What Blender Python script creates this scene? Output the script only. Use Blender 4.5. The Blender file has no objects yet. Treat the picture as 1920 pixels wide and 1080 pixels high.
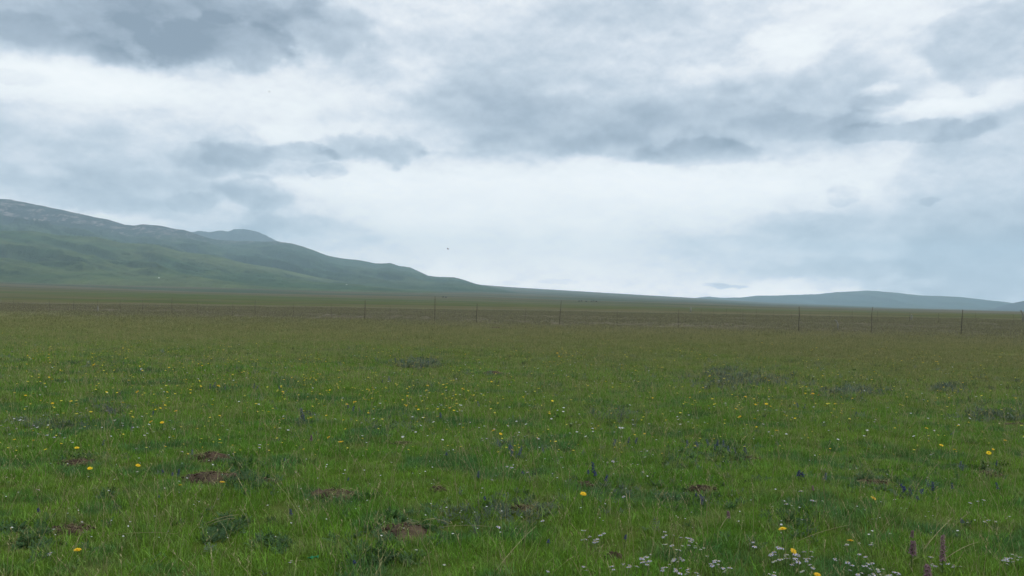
import bpy, math, random
import numpy as np
from mathutils import Vector, Matrix, noise as mn

random.seed(7)
rng = np.random.default_rng(7)
S = bpy.context.scene
COL = S.collection
R = math.radians
F = 1507.0                       # focal length in photograph pixels (1920 wide)
EYE = 1.5

# ------------------------------------------------------------------ camera
cam_d = bpy.data.cameras.new('camera')
cam = bpy.data.objects.new('camera', cam_d)
COL.objects.link(cam)
cam_d.sensor_width = 36.0
cam_d.lens = 36.0 * F / 1920.0
cam_d.clip_start = 0.1
cam_d.clip_end = 80000.0
CM = Matrix.Rotation(R(90 + 1.20), 4, 'X') @ Matrix.Rotation(R(0.93), 4, 'Z')
CM.translation = Vector((0, 0, EYE))
cam.matrix_world = CM
S.camera = cam
S.render.resolution_x, S.render.resolution_y = 1024, 576
CR = CM.to_3x3()


def ray(px, py):
    d = CR @ Vector(((px - 960) / F, -(py - 540) / F, -1.0))
    return d.normalized()


def azel(px, py):
    d = ray(px, py)
    return math.atan2(d.x, d.y), d.z / math.hypot(d.x, d.y)


def horizon(px):
    lo, hi = 400.0, 700.0
    for _ in range(30):
        m = (lo + hi) / 2
        if ray(px, m).z > 0:
            lo = m
        else:
            hi = m
    return lo


# ------------------------------------------------------------------ helpers
def tag(o, label=None, cat=None, group=None, kind=None):
    for k, v in (('label', label), ('category', cat), ('group', group), ('kind', kind)):
        if v:
            o[k] = v
    return o


def link(name, me, mat=None, parent=None):
    o = bpy.data.objects.new(name, me)
    COL.objects.link(o)
    if mat is not None and len(me.materials) == 0:
        me.materials.append(mat)
    if parent is not None:
        o.parent = parent
    return o


def empty(name, loc=(0, 0, 0), rz=0.0):
    o = bpy.data.objects.new(name, None)
    COL.objects.link(o)
    o.location = loc
    o.rotation_euler = (0, 0, rz)
    o.empty_display_size = 0.1
    return o


class MB:
    """collects shapes for ONE mesh"""
    def __init__(self):
        self.v, self.f, self.m, self.t = [], [], [], []

    def add(self, vs, fs, tone=None, mi=0):
        b = len(self.v)
        self.v += [tuple(v) for v in vs]
        self.f += [tuple(i + b for i in f) for f in fs]
        self.m += [mi] * len(fs)
        self.t += [0.5 if tone is None else tone] * len(vs)

    def tube(self, pts, rad, n=6, tone=None, mi=0, cap=True):
        pts = [Vector(p) for p in pts]
        if not isinstance(rad, (list, tuple)):
            rad = [rad] * len(pts)
        vs, fs = [], []
        for i, p in enumerate(pts):
            d = (pts[min(i + 1, len(pts) - 1)] - pts[max(i - 1, 0)]).normalized()
            a = d.cross(Vector((0.13, 0.21, 1) if abs(d.z) < 0.9 else (1, 0.1, 0))).normalized()
            b = d.cross(a)
            for k in range(n):
                q = 2 * math.pi * k / n
                vs.append(p + (a * math.cos(q) + b * math.sin(q)) * rad[i])
        for i in range(len(pts) - 1):
            for k in range(n):
                k2 = (k + 1) % n
                fs.append((i * n + k, i * n + k2, (i + 1) * n + k2, (i + 1) * n + k))
        if cap:
            fs.append(tuple(range(n))[::-1])
            fs.append(tuple(range((len(pts) - 1) * n, len(pts) * n)))
        self.add(vs, fs, tone, mi)

    def blob(self, c, r, seg=6, rings=4, tone=None, mi=0, wob=0.0):
        c = Vector(c)
        rx, ry, rz = r if isinstance(r, (list, tuple)) else (r, r, r)
        vs, fs = [c + Vector((0, 0, rz))], []
        for i in range(1, rings):
            ph = math.pi * i / rings
            for k in range(seg):
                q = 2 * math.pi * k / seg
                w = 1 + random.uniform(-wob, wob)
                vs.append(c + Vector((rx * math.sin(ph) * math.cos(q) * w, ry * math.sin(ph) * math.sin(q) * w, rz * math.cos(ph) * w)))
        vs.append(c - Vector((0, 0, rz)))
        for k in range(seg):
            fs.append((0, 1 + k, 1 + (k + 1) % seg))
        for i in range(rings - 2):
            for k in range(seg):
                a, b = 1 + i * seg + k, 1 + i * seg + (k + 1) % seg
                fs.append((a, a + seg, b + seg, b))
        L = len(vs) - 1
        o = 1 + (rings - 2) * seg
        for k in range(seg):
            fs.append((o + k, L, o + (k + 1) % seg))
        self.add(vs, fs, tone, mi)

    def leaf(self, base, d, up, L, w, tone=None, mi=0, droop=0.2):
        """pointed leaf / petal: 2 quads + tip, folded a little"""
        base, d, up = Vector(base), Vector(d).normalized(), Vector(up).normalized()
        s = d.cross(up).normalized()
        n = s.cross(d)
        pts = []
        for t, ww in ((0.0, 0.25), (0.4, 1.0), (0.75, 0.8)):
            c = base + d * (L * t) - n * (droop * L * t * t)
            pts += [c + s * (w * ww * 0.5), c - s * (w * ww * 0.5)]
        pts.append(base + d * L - n * (droop * L))
        self.add(pts, [(0, 1, 3, 2), (2, 3, 5, 4), (4, 5, 6)], tone, mi)

    def mesh(self, name, mats=None, smooth=False):
        me = bpy.data.meshes.new(name)
        me.from_pydata(self.v, [], self.f)
        if mats is not None:
            for m in (mats if isinstance(mats, (list, tuple)) else [mats]):
                me.materials.append(m)
        me.polygons.foreach_set('material_index', self.m)
        a = me.attributes.new('tone', 'FLOAT', 'POINT')
        a.data.foreach_set('value', self.t)
        if smooth:
            me.polygons.foreach_set('use_smooth', [True] * len(me.polygons))
        me.update()
        return me


class NT:
    """tiny node-building helper"""
    def __init__(self, tree):
        self.t = tree
        self.n = tree.nodes
        self.l = tree.links

    def new(self, ty, **kw):
        nd = self.n.new(ty)
        for k, v in kw.items():
            setattr(nd, k, v)
        return nd

    def setin(self, sock, v):
        if isinstance(v, bpy.types.NodeSocket):
            self.l.new(v, sock)
        elif v is not None:
            sock.default_value = v

    def math(self, op, a, b=None, c=None, clamp=False):
        nd = self.new('ShaderNodeMath', operation=op, use_clamp=clamp)
        for i, v in enumerate((a, b, c)):
            self.setin(nd.inputs[i], v)
        return nd.outputs[0]

    def vmath(self, op, a, b=None, c=None):
        nd = self.new('ShaderNodeVectorMath', operation=op)
        for i, v in enumerate((a, b, c)):
            self.setin(nd.inputs[i], v)
        return nd.outputs['Value'] if op in ('DOT_PRODUCT', 'LENGTH', 'DISTANCE') else nd.outputs[0]

    def noise(self, vec, scale, detail=2.0, rough=0.5, dist=0.0, color=False, dim='3D'):
        nd = self.new('ShaderNodeTexNoise', noise_dimensions=dim)
        self.setin(nd.inputs['Vector'], vec)
        self.setin(nd.inputs['Scale'], scale)
        nd.inputs['Detail'].default_value = detail
        nd.inputs['Roughness'].default_value = rough
        nd.inputs['Distortion'].default_value = dist
        return nd.outputs['Color'] if color else nd.outputs['Fac']

    def maprange(self, v, a, b, c=0.0, d=1.0, smooth=False):
        nd = self.new('ShaderNodeMapRange', interpolation_type='SMOOTHSTEP' if smooth else 'LINEAR')
        for i, x in enumerate((v, a, b, c, d)):
            self.setin(nd.inputs[i], x)
        return nd.outputs[0]

    def mix(self, f, a, b, mode='MIX'):
        nd = self.new('ShaderNodeMix', data_type='RGBA', blend_type=mode)
        self.setin(nd.inputs[0], f)
        self.setin(nd.inputs[6], a)
        self.setin(nd.inputs[7], b)
        return nd.outputs[2]

    def ramp(self, v, stops, interp='LINEAR'):
        nd = self.new('ShaderNodeValToRGB')
        nd.color_ramp.interpolation = interp
        e = nd.color_ramp.elements
        while len(e) > 1:
            e.remove(e[-1])
        e[0].position, e[0].color = stops[0][0], (*stops[0][1], 1)
        for p, c in stops[1:]:
            x = e.new(p)
            x.color = (*c, 1)
        self.setin(nd.inputs[0], v)
        return nd.outputs[0]


def rgb(*c):
    return (c[0], c[1], c[2], 1.0)


def lin(r, g, b):
    return tuple(((c / 255.0) / 12.92 if c <= 10 else (((c / 255.0) + 0.055) / 1.055) ** 2.4) for c in (r, g, b))


def mat_new(name):
    m = bpy.data.materials.new(name)
    m.use_nodes = True
    m.node_tree.nodes.clear()
    T = NT(m.node_tree)
    out = T.new('ShaderNodeOutputMaterial')
    return m, T, out


# colours of the meadow as the place has them: shared by the ground sheet and by what grows on it
def meadow_colour(T, pos):
    """green sward near, olive then brown seed-head pasture behind the fence, strips further off"""
    sep = T.new('ShaderNodeSeparateXYZ')
    T.setin(sep.inputs[0], pos)
    x, y = sep.outputs[0], sep.outputs[1]
    n1 = T.noise(pos, 0.55, 4, 0.6)
    n2 = T.noise(pos, 2.3, 3, 0.6)
    n3 = T.noise(pos, 0.12, 3, 0.55)
    g = T.mix(T.maprange(n1, 0.38, 0.62, smooth=True), rgb(*GREEN_A), rgb(*GREEN_B))
    g = T.mix(T.maprange(n2, 0.46, 0.68, smooth=True), g, rgb(*GREEN_C))
    n4 = T.noise(pos, 0.9, 3, 0.6)
    g = T.mix(T.maprange(n4, 0.50, 0.62, 0, 0.9, smooth=True), g, rgb(*GREEN_D))
    # fence-line coordinate: metres in front of (-) / behind (+) the fence
    fl = T.math('ADD', y, T.math('MULTIPLY', x, 0.42))
    fl = T.math('ADD', fl, T.math('MULTIPLY', T.math('SUBTRACT', n3, 0.5), 26.0))
    fl = T.math('ADD', fl, T.math('MULTIPLY', T.math('SUBTRACT', n1, 0.5), 14.0))
    ol = T.maprange(fl, 8.0, 38.0, 0, 1, smooth=True)
    g = T.mix(ol, g, rgb(*OLIVE))
    br = T.maprange(fl, 24.0, 74.0, 0, 1, smooth=True)
    return g, br, n1, n2, n3


GREEN_A = (0.100, 0.240, 0.020)
GREEN_B = (0.145, 0.272, 0.026)
GREEN_C = (0.168, 0.250, 0.056)
GREEN_D = (0.056, 0.170, 0.048)
OLIVE = (0.182, 0.200, 0.074)
BROWN = (0.150, 0.136, 0.102)


def grass_material():
    m, T, out = mat_new('meadow_grass')
    geo = T.new('ShaderNodeNewGeometry')
    pos = geo.outputs['Position']
    g, br, n1, n2, n3 = meadow_colour(T, pos)
    g = T.mix(br, g, rgb(*BROWN))
    at = T.new('ShaderNodeAttribute', attribute_name='tone')
    tone = at.outputs['Fac']
    oi = T.new('ShaderNodeObjectInfo')
    # per-blade: dark young .. yellow-green .. straw
    k = T.maprange(tone, 0.0, 0.85, 0.50, 1.55)
    k = T.math('MULTIPLY', k, T.maprange(oi.outputs['Random'], 0, 1, 0.8, 1.2))
    kv = T.new('ShaderNodeCombineColor')
    for i in range(3):
        T.setin(kv.inputs[i], k)
    g = T.mix(1.0, g, kv.outputs[0], 'MULTIPLY')
    g = T.mix(T.maprange(tone, 0.90, 0.93), g, rgb(0.34, 0.31, 0.15))
    d = T.new('ShaderNodeBsdfDiffuse')
    tr = T.new('ShaderNodeBsdfTranslucent')
    T.setin(d.inputs[0], g)
    T.setin(tr.inputs[0], T.mix(0.35, g, rgb(0.16, 0.24, 0.02)))
    gl = T.new('ShaderNodeBsdfGlossy')
    gl.inputs['Roughness'].default_value = 0.45
    T.setin(gl.inputs[0], rgb(0.6, 0.65, 0.6))
    a = T.new('ShaderNodeMixShader')
    T.setin(a.inputs[0], 0.33)
    T.l.new(d.outputs[0], a.inputs[1])
    T.l.new(tr.outputs[0], a.inputs[2])
    b = T.new('ShaderNodeMixShader')
    T.setin(b.inputs[0], 0.03)
    T.l.new(a.outputs[0], b.inputs[1])
    T.l.new(gl.outputs[0], b.inputs[2])
    T.l.new(b.outputs[0], out.inputs[0])
    return m


def simple_mat(name, col, rough=0.8, var=0.25, scale=40.0, trans=0.0, bump=0.0, col2=None):
    m, T, out = mat_new(name)
    tc = T.new('ShaderNodeTexCoord')
    nz = T.noise(tc.outputs['Object'], scale, 4, 0.6)
    oi = T.new('ShaderNodeObjectInfo')
    c2 = col2 or tuple(c * (1 + var * 1.4) for c in col)
    c = T.mix(T.maprange(nz, 0.3, 0.7), rgb(*[x * (1 - var) for x in col]), rgb(*c2))
    h = T.new('ShaderNodeHueSaturation')
    T.setin(h.inputs['Value'], T.maprange(oi.outputs['Random'], 0, 1, 0.85, 1.12))
    T.setin(h.inputs['Hue'], T.maprange(oi.outputs['Random'], 0, 1, 0.49, 0.51))
    T.setin(h.inputs['Color'], c)
    c = h.outputs[0]
    p = T.new('ShaderNodeBsdfPrincipled')
    T.setin(p.inputs['Base Color'], c)
    p.inputs['Roughness'].default_value = rough
    p.inputs['Specular IOR Level'].default_value = 0.25
    if bump:
        b = T.new('ShaderNodeBump')
        b.inputs['Strength'].default_value = bump
        b.inputs['Distance'].default_value = 0.01
        T.setin(b.inputs['Height'], nz)
        T.l.new(b.outputs[0], p.inputs['Normal'])
    if trans:
        tr = T.new('ShaderNodeBsdfTranslucent')
        T.setin(tr.inputs[0], c)
        mx = T.new('ShaderNodeMixShader')
        T.setin(mx.inputs[0], trans)
        T.l.new(p.outputs[0], mx.inputs[1])
        T.l.new(tr.outputs[0], mx.inputs[2])
        T.l.new(mx.outputs[0], out.inputs[0])
    else:
        T.l.new(p.outputs[0], out.inputs[0])
    return m


M = {
    'grass': grass_material(),
    'herb': simple_mat('herb_leaf', (0.045, 0.105, 0.030), 0.6, 0.3, 60, 0.25),
    'greyherb': simple_mat('grey_herb_leaf', (0.095, 0.135, 0.090), 0.8, 0.2, 60, 0.2),
    'stem': simple_mat('stem_green', (0.070, 0.120, 0.030), 0.6, 0.2, 60, 0.1),
    'yellow': simple_mat('yellow_petal', (0.80, 0.56, 0.012), 0.6, 0.12, 60, 0.25),
    'lemon': simple_mat('lemon_petal', (0.60, 0.52, 0.05), 0.6, 0.12, 60, 0.25),
    'orange': simple_mat('flower_disc', (0.60, 0.34, 0.010), 0.8, 0.2, 200),
    'lilac': simple_mat('lilac_petal', (0.50, 0.47, 0.62), 0.7, 0.2, 60, 0.25),
    'white': simple_mat('white_petal', (0.58, 0.60, 0.58), 0.7, 0.1, 60, 0.25),
    'disc': simple_mat('aster_disc', (0.42, 0.34, 0.10), 0.8, 0.2, 200),
    'blue': simple_mat('blue_petal', (0.035, 0.040, 0.145), 0.7, 0.35, 80, 0.15),
    'slate': simple_mat('slate_petal', (0.10, 0.12, 0.19), 0.8, 0.3, 80, 0.2),
    'mauve': simple_mat('mauve_petal', (0.17, 0.085, 0.10), 0.8, 0.3, 90, 0.15, col2=(0.34, 0.22, 0.24)),
    'straw': simple_mat('dry_straw', (0.27, 0.245, 0.12), 0.8, 0.2, 30),
    'soil': simple_mat('bare_soil', (0.040, 0.029, 0.018), 0.95, 0.5, 14, bump=1.0, col2=(0.095, 0.066, 0.040)),
    'wood': simple_mat('weathered_wood', (0.085, 0.080, 0.060), 0.9, 0.35, 12, bump=0.5),
    'palewood': simple_mat('pale_wood', (0.20, 0.20, 0.17), 0.9, 0.2, 12),
    'concrete': simple_mat('pale_post', (0.24, 0.24, 0.20), 0.9, 0.1, 12),
    'wire': simple_mat('steel_wire', (0.16, 0.16, 0.16), 0.5, 0.1, 10),
    'yak': simple_mat('dark_fleece', (0.018, 0.014, 0.012), 0.95, 0.3, 5),
    'canvas': simple_mat('white_canvas', (0.75, 0.76, 0.74), 0.8, 0.05, 1),
    'plastic': simple_mat('green_film', (0.02, 0.28, 0.11), 0.25, 0.15, 20, 0.4),
    'feather': simple_mat('dark_feather', (0.02, 0.02, 0.022), 0.8, 0.3, 20),
}


# ------------------------------------------------------------------ terrain height
def px_table(pts):
    a, e = [], []
    for x, y in pts:
        q = azel(x, y)
        a.append(q[0])
        e.append(q[1])
    return np.array(a), np.array(e)


_rise = [(-500, 60), (0, 54), (300, 46), (600, 40), (900, 37), (960, 33.5), (1280, 19.7), (1440, 12.5), (1700, 6.6), (1870, 5), (1920, 4.5), (2400, 3)]
FAN_A, FAN_E = px_table([(x, horizon(x) - r) for x, r in _rise])


def zg(x, y):
    x = np.asarray(x, float)
    y = np.asarray(y, float)
    r = np.hypot(x, y) + 1e-6
    az = np.arctan2(x, y)
    near = np.clip(1.3 - r / 60, 0, 1)
    z = near * (0.016 * np.sin(x * 2.7 + 1.1 * np.sin(y * 1.3)) * np.sin(y * 2.1 + 0.7) + 0.03 * np.sin(x * 0.9 + y * 0.35 + 1) * np.sin(y * 0.8 - x * 0.2))
    mid = np.clip(1.6 - r / 500, 0, 1)
    z = z + mid * 0.09 * np.sin(x * 0.11 + 0.4) * np.sin(y * 0.16 + 1.9)
    t = np.clip(np.log(np.maximum(r, 1) / 130.0) / math.log(7500 / 130.0), 0, 1)
    s = t ** 1.9
    G = np.interp(az, FAN_A, FAN_E)
    behind = np.clip((np.abs(az) - 1.2) / 0.8, 0, 1)
    rise = r * G * s * (1 - behind)
    fall = np.clip((r - 7500) / 6000, 0, 1)
    rise = rise * (1 - fall * fall * (3 - 2 * fall)) 
    roll = np.clip(r / 600 - 0.4, 0, 1) * 0.0011 * r * (np.sin(x * 0.0041 + 1.0) * np.sin(y * 0.0057 + x * 0.0013)) * (1 - behind) * np.clip((7000 - r) / 5000, 0, 1)
    return z + rise + roll


def build_polar(name, az, rad, Z, mat, **kw):
    na, nr = len(az), len(rad)
    A, RR = np.meshgrid(az, rad)
    X, Y = RR * np.sin(A), RR * np.cos(A)
    V = np.stack([X, Y, Z(X, Y, A, RR)], -1).reshape(-1, 3)
    i = np.arange(nr - 1)[:, None] * na + np.arange(na - 1)[None, :]
    Fq = np.stack([i, i + 1, i + 1 + na, i + na], -1).reshape(-1, 4)[:, ::-1]
    me = bpy.data.meshes.new(name)
    me.vertices.add(len(V))
    me.vertices.foreach_set('co', V.astype(np.float32).ravel())
    me.loops.add(Fq.size)
    me.loops.foreach_set('vertex_index', Fq.astype(np.int32).ravel())
    me.polygons.add(len(Fq))
    me.polygons.foreach_set('loop_start', np.arange(0, Fq.size, 4, dtype=np.int32))
    me.polygons.foreach_set('loop_total', np.full(len(Fq), 4, dtype=np.int32))
    me.polygons.foreach_set('use_smooth', np.ones(len(Fq), bool))
    me.update(calc_edges=True)
    me.validate()
    o = link(name, me, mat)
    tag(o, **kw)
    return o


def ground_material():
    m, T, out = mat_new('meadow_ground')
    geo = T.new('ShaderNodeNewGeometry')
    pos = geo.outputs['Position']
    g, br, n1, n2, n3 = meadow_colour(T, pos)
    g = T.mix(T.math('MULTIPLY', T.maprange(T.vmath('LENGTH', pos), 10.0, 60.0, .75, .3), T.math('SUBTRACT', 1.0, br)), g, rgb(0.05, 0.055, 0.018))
    # large pasture strips on the far plain and the fans
    st = T.noise(T.vmath('MULTIPLY', pos, (0.0018, 0.0105, 0.0)), 1.0, 4, 0.6)
    st2 = T.noise(T.vmath('MULTIPLY', pos, (0.0007, 0.0022, 0.0)), 1.0, 4, 0.55)
    ln = T.vmath('LENGTH', pos)
    fine0 = T.noise(T.vmath('MULTIPLY', pos, (0.008, 0.05, 0.0)), 1.0, 4, 0.6)
    far = T.maprange(T.math('ADD', ln, T.math('MULTIPLY', T.math('SUBTRACT', fine0, .5), 160.0)), 120.0, 300.0, smooth=True)
    fld = T.ramp(st, [(0.32, (0.052, 0.088, 0.034)), (0.43, (0.078, 0.100, 0.036)), (0.50, (0.118, 0.108, 0.064)), (0.56, (0.070, 0.088, 0.046)), (0.68, (0.075, 0.112, 0.030))])
    fan = T.ramp(st2, [(0.36, (0.100, 0.094, 0.056)), (0.46, (0.112, 0.098, 0.062)), (0.54, (0.050, 0.074, 0.042)), (0.66, (0.092, 0.090, 0.054))])
    farc = T.mix(T.maprange(ln, 700.0, 1500.0, smooth=True), fld, fan)
    fine = T.noise(T.vmath('MULTIPLY', pos, (0.03, 0.2, 0.0)), 1.0, 5, 0.7)
    base = T.mix(br, g, rgb(*[c * 0.98 for c in BROWN]))
    base = T.mix(far, base, farc)
    v = T.maprange(fine, 0.3, 0.7, 0.72, 1.28)
    kv = T.new('ShaderNodeCombineColor')
    for i in range(3):
        T.setin(kv.inputs[i], v)
    base = T.mix(1.0, base, kv.outputs[0], 'MULTIPLY')
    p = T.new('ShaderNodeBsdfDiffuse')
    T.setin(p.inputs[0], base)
    bn = T.noise(pos, 9.0, 6, 0.75)
    b = T.new('ShaderNodeBump')
    b.inputs['Strength'].default_value = 0.5
    b.inputs['Distance'].default_value = 0.05
    T.setin(b.inputs['Height'], bn)
    T.l.new(b.outputs[0], p.inputs['Normal'])
    T.l.new(p.outputs[0], out.inputs[0])
    return m


rad = np.concatenate([[0.01], np.geomspace(0.6, 14000, 330)])
azs = np.unique(np.concatenate([np.linspace(-math.pi, math.pi, 181), np.linspace(-R(40), R(40), 420)]))
ground = build_polar('ground', azs, rad, lambda X, Y, A, RR: zg(X, Y), ground_material(), kind='structure')


# ------------------------------------------------------------------ hills
def hill_material(name, grass1, grass2, rock=0.0, rock_z=(300, 450)):
    m, T, out = mat_new(name)
    geo = T.new('ShaderNodeNewGeometry')
    pos = geo.outputs['Position']
    ps = T.vmath('MULTIPLY', pos, (1.0, .38, 1.0))
    n1 = T.noise(pos, 0.0016, 5, 0.6)
    n2 = T.noise(ps, 0.010, 6, 0.68)
    c = T.mix(T.maprange(n1, 0.38, 0.62, smooth=True), rgb(*grass1), rgb(*grass2))
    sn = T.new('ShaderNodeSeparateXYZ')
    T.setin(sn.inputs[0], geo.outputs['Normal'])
    # steep flanks darkened like scrub, spurs paler: relief shading put into the colour
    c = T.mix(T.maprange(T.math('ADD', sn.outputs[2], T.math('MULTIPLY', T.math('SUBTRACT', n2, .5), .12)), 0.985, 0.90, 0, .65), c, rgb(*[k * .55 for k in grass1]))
    v = T.maprange(n2, 0.3, 0.7, 0.68, 1.32)
    kv = T.new('ShaderNodeCombineColor')
    for i in range(3):
        T.setin(kv.inputs[i], v)
    c = T.mix(1.0, c, kv.outputs[0], 'MULTIPLY')
    if rock:
        sep = T.new('ShaderNodeSeparateXYZ')
        T.setin(sep.inputs[0], pos)
        zf = T.maprange(T.math('ADD', sep.outputs[2], T.math('MULTIPLY', T.math('SUBTRACT', n2, 0.5), 260.0)), rock_z[0], rock_z[1], smooth=True)
        c = T.mix(T.math('MULTIPLY', zf, rock), c, rgb(0.032, 0.036, 0.044))
        sp = T.noise(ps, 0.017, 6, 0.8)
        cl = T.noise(ps, 0.0030, 3, 0.5)
        q = T.math('MULTIPLY', T.maprange(sp, 0.51, 0.57, smooth=True), T.maprange(cl, 0.44, 0.55, smooth=True))
        q = T.math('MULTIPLY', q, zf)
        c = T.mix(T.math('MULTIPLY', q, 0.8), c, rgb(0.25, 0.215, 0.21))
    p = T.new('ShaderNodeBsdfDiffuse')
    T.setin(p.inputs[0], c)
    b = T.new('ShaderNodeBump')
    b.inputs['Strength'].default_value = 1.0
    b.inputs['Distance'].default_value = 45.0
    T.setin(b.inputs['Height'], T.noise(ps, 0.006, 7, 0.62))
    T.l.new(b.outputs[0], p.inputs['Normal'])
    T.l.new(p.outputs[0], out.inputs[0])
    return m


def ridge_noise(X, Y, sc, seed, octs=4):
    out = np.zeros(X.shape)
    it = np.nditer(X, flags=['multi_index'])
    for _ in it:
        i = it.multi_index
        out[i] = mn.ridged_multi_fractal(Vector((X[i] / sc, Y[i] / sc, seed)), 0.9, 2.1, octs, 1.0, 2.0, noise_basis='PERLIN_ORIGINAL')
    return out


def make_hills(name, pts, r0, Rr, depth, mat, carve=0.35, seed=0.0, na=420, nr=70, power=1.25, spur=650.0, shear=0.55, rough=0.004, jag=0.0):
    ta, te = px_table(pts)
    az = np.linspace(ta[0], ta[-1], na)
    rd = np.concatenate([np.linspace(r0, Rr, nr), np.linspace(Rr, Rr + depth, 14)[1:]])

    def Z(X, Y, A, RR):
        te_i = np.interp(A, ta, te)
        if jag:
            jn = np.array([mn.fractal(Vector((a * 60, seed, 0)), 0.8, 2.0, 6, noise_basis='PERLIN_ORIGINAL') for a in az])
            te_i = te_i + jag * jn[None, :]
        zr = EYE + te_i * Rr
        base = zg(X, Y)
        u = (RR - r0) / (Rr - r0)
        uf = np.clip(u, 0, 1)
        prof = 0.35 * uf + 0.65 * uf ** power * (1.0)
        prof = prof / 1.0
        # spurs run down from the crest, slanting
        U = A * Rr + shear * (RR - r0)
        W = RR * 0.38
        rn = ridge_noise(U, W, spur, seed, 4)
        rn = np.clip(rn / 1.9, 0, 1.2)
        env = np.clip(np.sin(np.pi * np.clip(uf, 0, 1) ** 0.75), 0, 1) ** 0.8
        prof2 = prof * (1 - carve * env * (1.0 - rn))
        b = np.minimum(base, zr)
        z = b + (zr - b) * prof2
        back = np.clip((RR - Rr) / depth, 0, 1)
        z = z * (1 - back * 0.8)
        z = z - 6.0 * np.clip(1 - u * 14, 0, 1)
        # a hill that dips under the plain stays under it
        return np.where(zr <= base + 1, base - 4, z)
    return build_polar(name, az, rd, Z, mat, kind='structure')


GR1, GR2 = (0.042, 0.076, 0.034), (0.085, 0.108, 0.044)
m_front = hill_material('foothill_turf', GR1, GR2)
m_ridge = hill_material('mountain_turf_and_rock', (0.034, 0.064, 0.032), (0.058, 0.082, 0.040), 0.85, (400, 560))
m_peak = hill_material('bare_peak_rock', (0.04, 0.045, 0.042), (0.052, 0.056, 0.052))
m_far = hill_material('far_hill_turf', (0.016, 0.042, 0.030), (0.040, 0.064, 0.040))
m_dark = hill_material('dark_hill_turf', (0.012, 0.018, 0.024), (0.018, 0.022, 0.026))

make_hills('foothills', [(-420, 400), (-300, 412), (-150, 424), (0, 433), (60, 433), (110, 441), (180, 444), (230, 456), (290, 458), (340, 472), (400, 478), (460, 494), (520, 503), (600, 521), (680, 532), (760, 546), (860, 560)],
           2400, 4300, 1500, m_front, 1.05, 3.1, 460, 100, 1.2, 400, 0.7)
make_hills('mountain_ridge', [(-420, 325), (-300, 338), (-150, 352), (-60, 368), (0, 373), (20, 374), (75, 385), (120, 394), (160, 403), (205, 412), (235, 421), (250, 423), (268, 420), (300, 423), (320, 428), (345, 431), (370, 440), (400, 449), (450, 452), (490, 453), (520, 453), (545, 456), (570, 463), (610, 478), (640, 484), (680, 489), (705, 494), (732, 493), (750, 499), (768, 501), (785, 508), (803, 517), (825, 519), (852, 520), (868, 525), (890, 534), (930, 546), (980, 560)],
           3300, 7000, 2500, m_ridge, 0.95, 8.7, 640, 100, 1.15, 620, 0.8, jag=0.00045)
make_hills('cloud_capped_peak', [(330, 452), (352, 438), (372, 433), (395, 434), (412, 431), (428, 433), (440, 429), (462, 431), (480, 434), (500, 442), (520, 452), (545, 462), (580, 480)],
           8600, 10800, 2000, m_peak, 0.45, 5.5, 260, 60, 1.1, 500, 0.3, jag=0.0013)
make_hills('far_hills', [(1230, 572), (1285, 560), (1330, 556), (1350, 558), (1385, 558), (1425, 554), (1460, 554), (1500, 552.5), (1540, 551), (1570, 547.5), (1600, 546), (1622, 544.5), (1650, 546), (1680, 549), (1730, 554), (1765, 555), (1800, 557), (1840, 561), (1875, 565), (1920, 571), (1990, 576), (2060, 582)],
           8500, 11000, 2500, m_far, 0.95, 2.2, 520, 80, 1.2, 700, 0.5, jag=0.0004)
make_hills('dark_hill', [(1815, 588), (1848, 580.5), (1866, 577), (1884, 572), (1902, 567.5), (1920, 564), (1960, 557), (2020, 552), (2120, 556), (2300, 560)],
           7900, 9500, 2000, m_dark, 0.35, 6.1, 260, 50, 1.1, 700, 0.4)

bpy.context.view_layer.update()
DG = bpy.context.evaluated_depsgraph_get()


def hit(px, py):
    """where a far thing stands: the terrain under that direction"""
    ok, loc, *_ = S.ray_cast(DG, Vector((0, 0, EYE)), ray(px, py), distance=30000)
    return loc if ok else None


_rs = np.geomspace(2.0, 3000, 6000)


def place(px, py, h=0.0):
    """ground point whose point at height h is seen in direction px, py"""
    d = ray(px, py)
    k = math.hypot(d.x, d.y)
    X, Y = _rs * d.x / k, _rs * d.y / k
    dz = EYE + _rs * d.z / k - (zg(X, Y) + h)
    i = int(np.argmax(dz <= 0))
    if dz[i] > 0:
        return None
    j = max(i - 1, 0)
    t = dz[j] / (dz[j] - dz[i] + 1e-12) if j != i else 0
    r = _rs[j] + (_rs[i] - _rs[j]) * t
    x, y = r * d.x / k, r * d.y / k
    return Vector((x, y, float(zg(x, y))))


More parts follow.
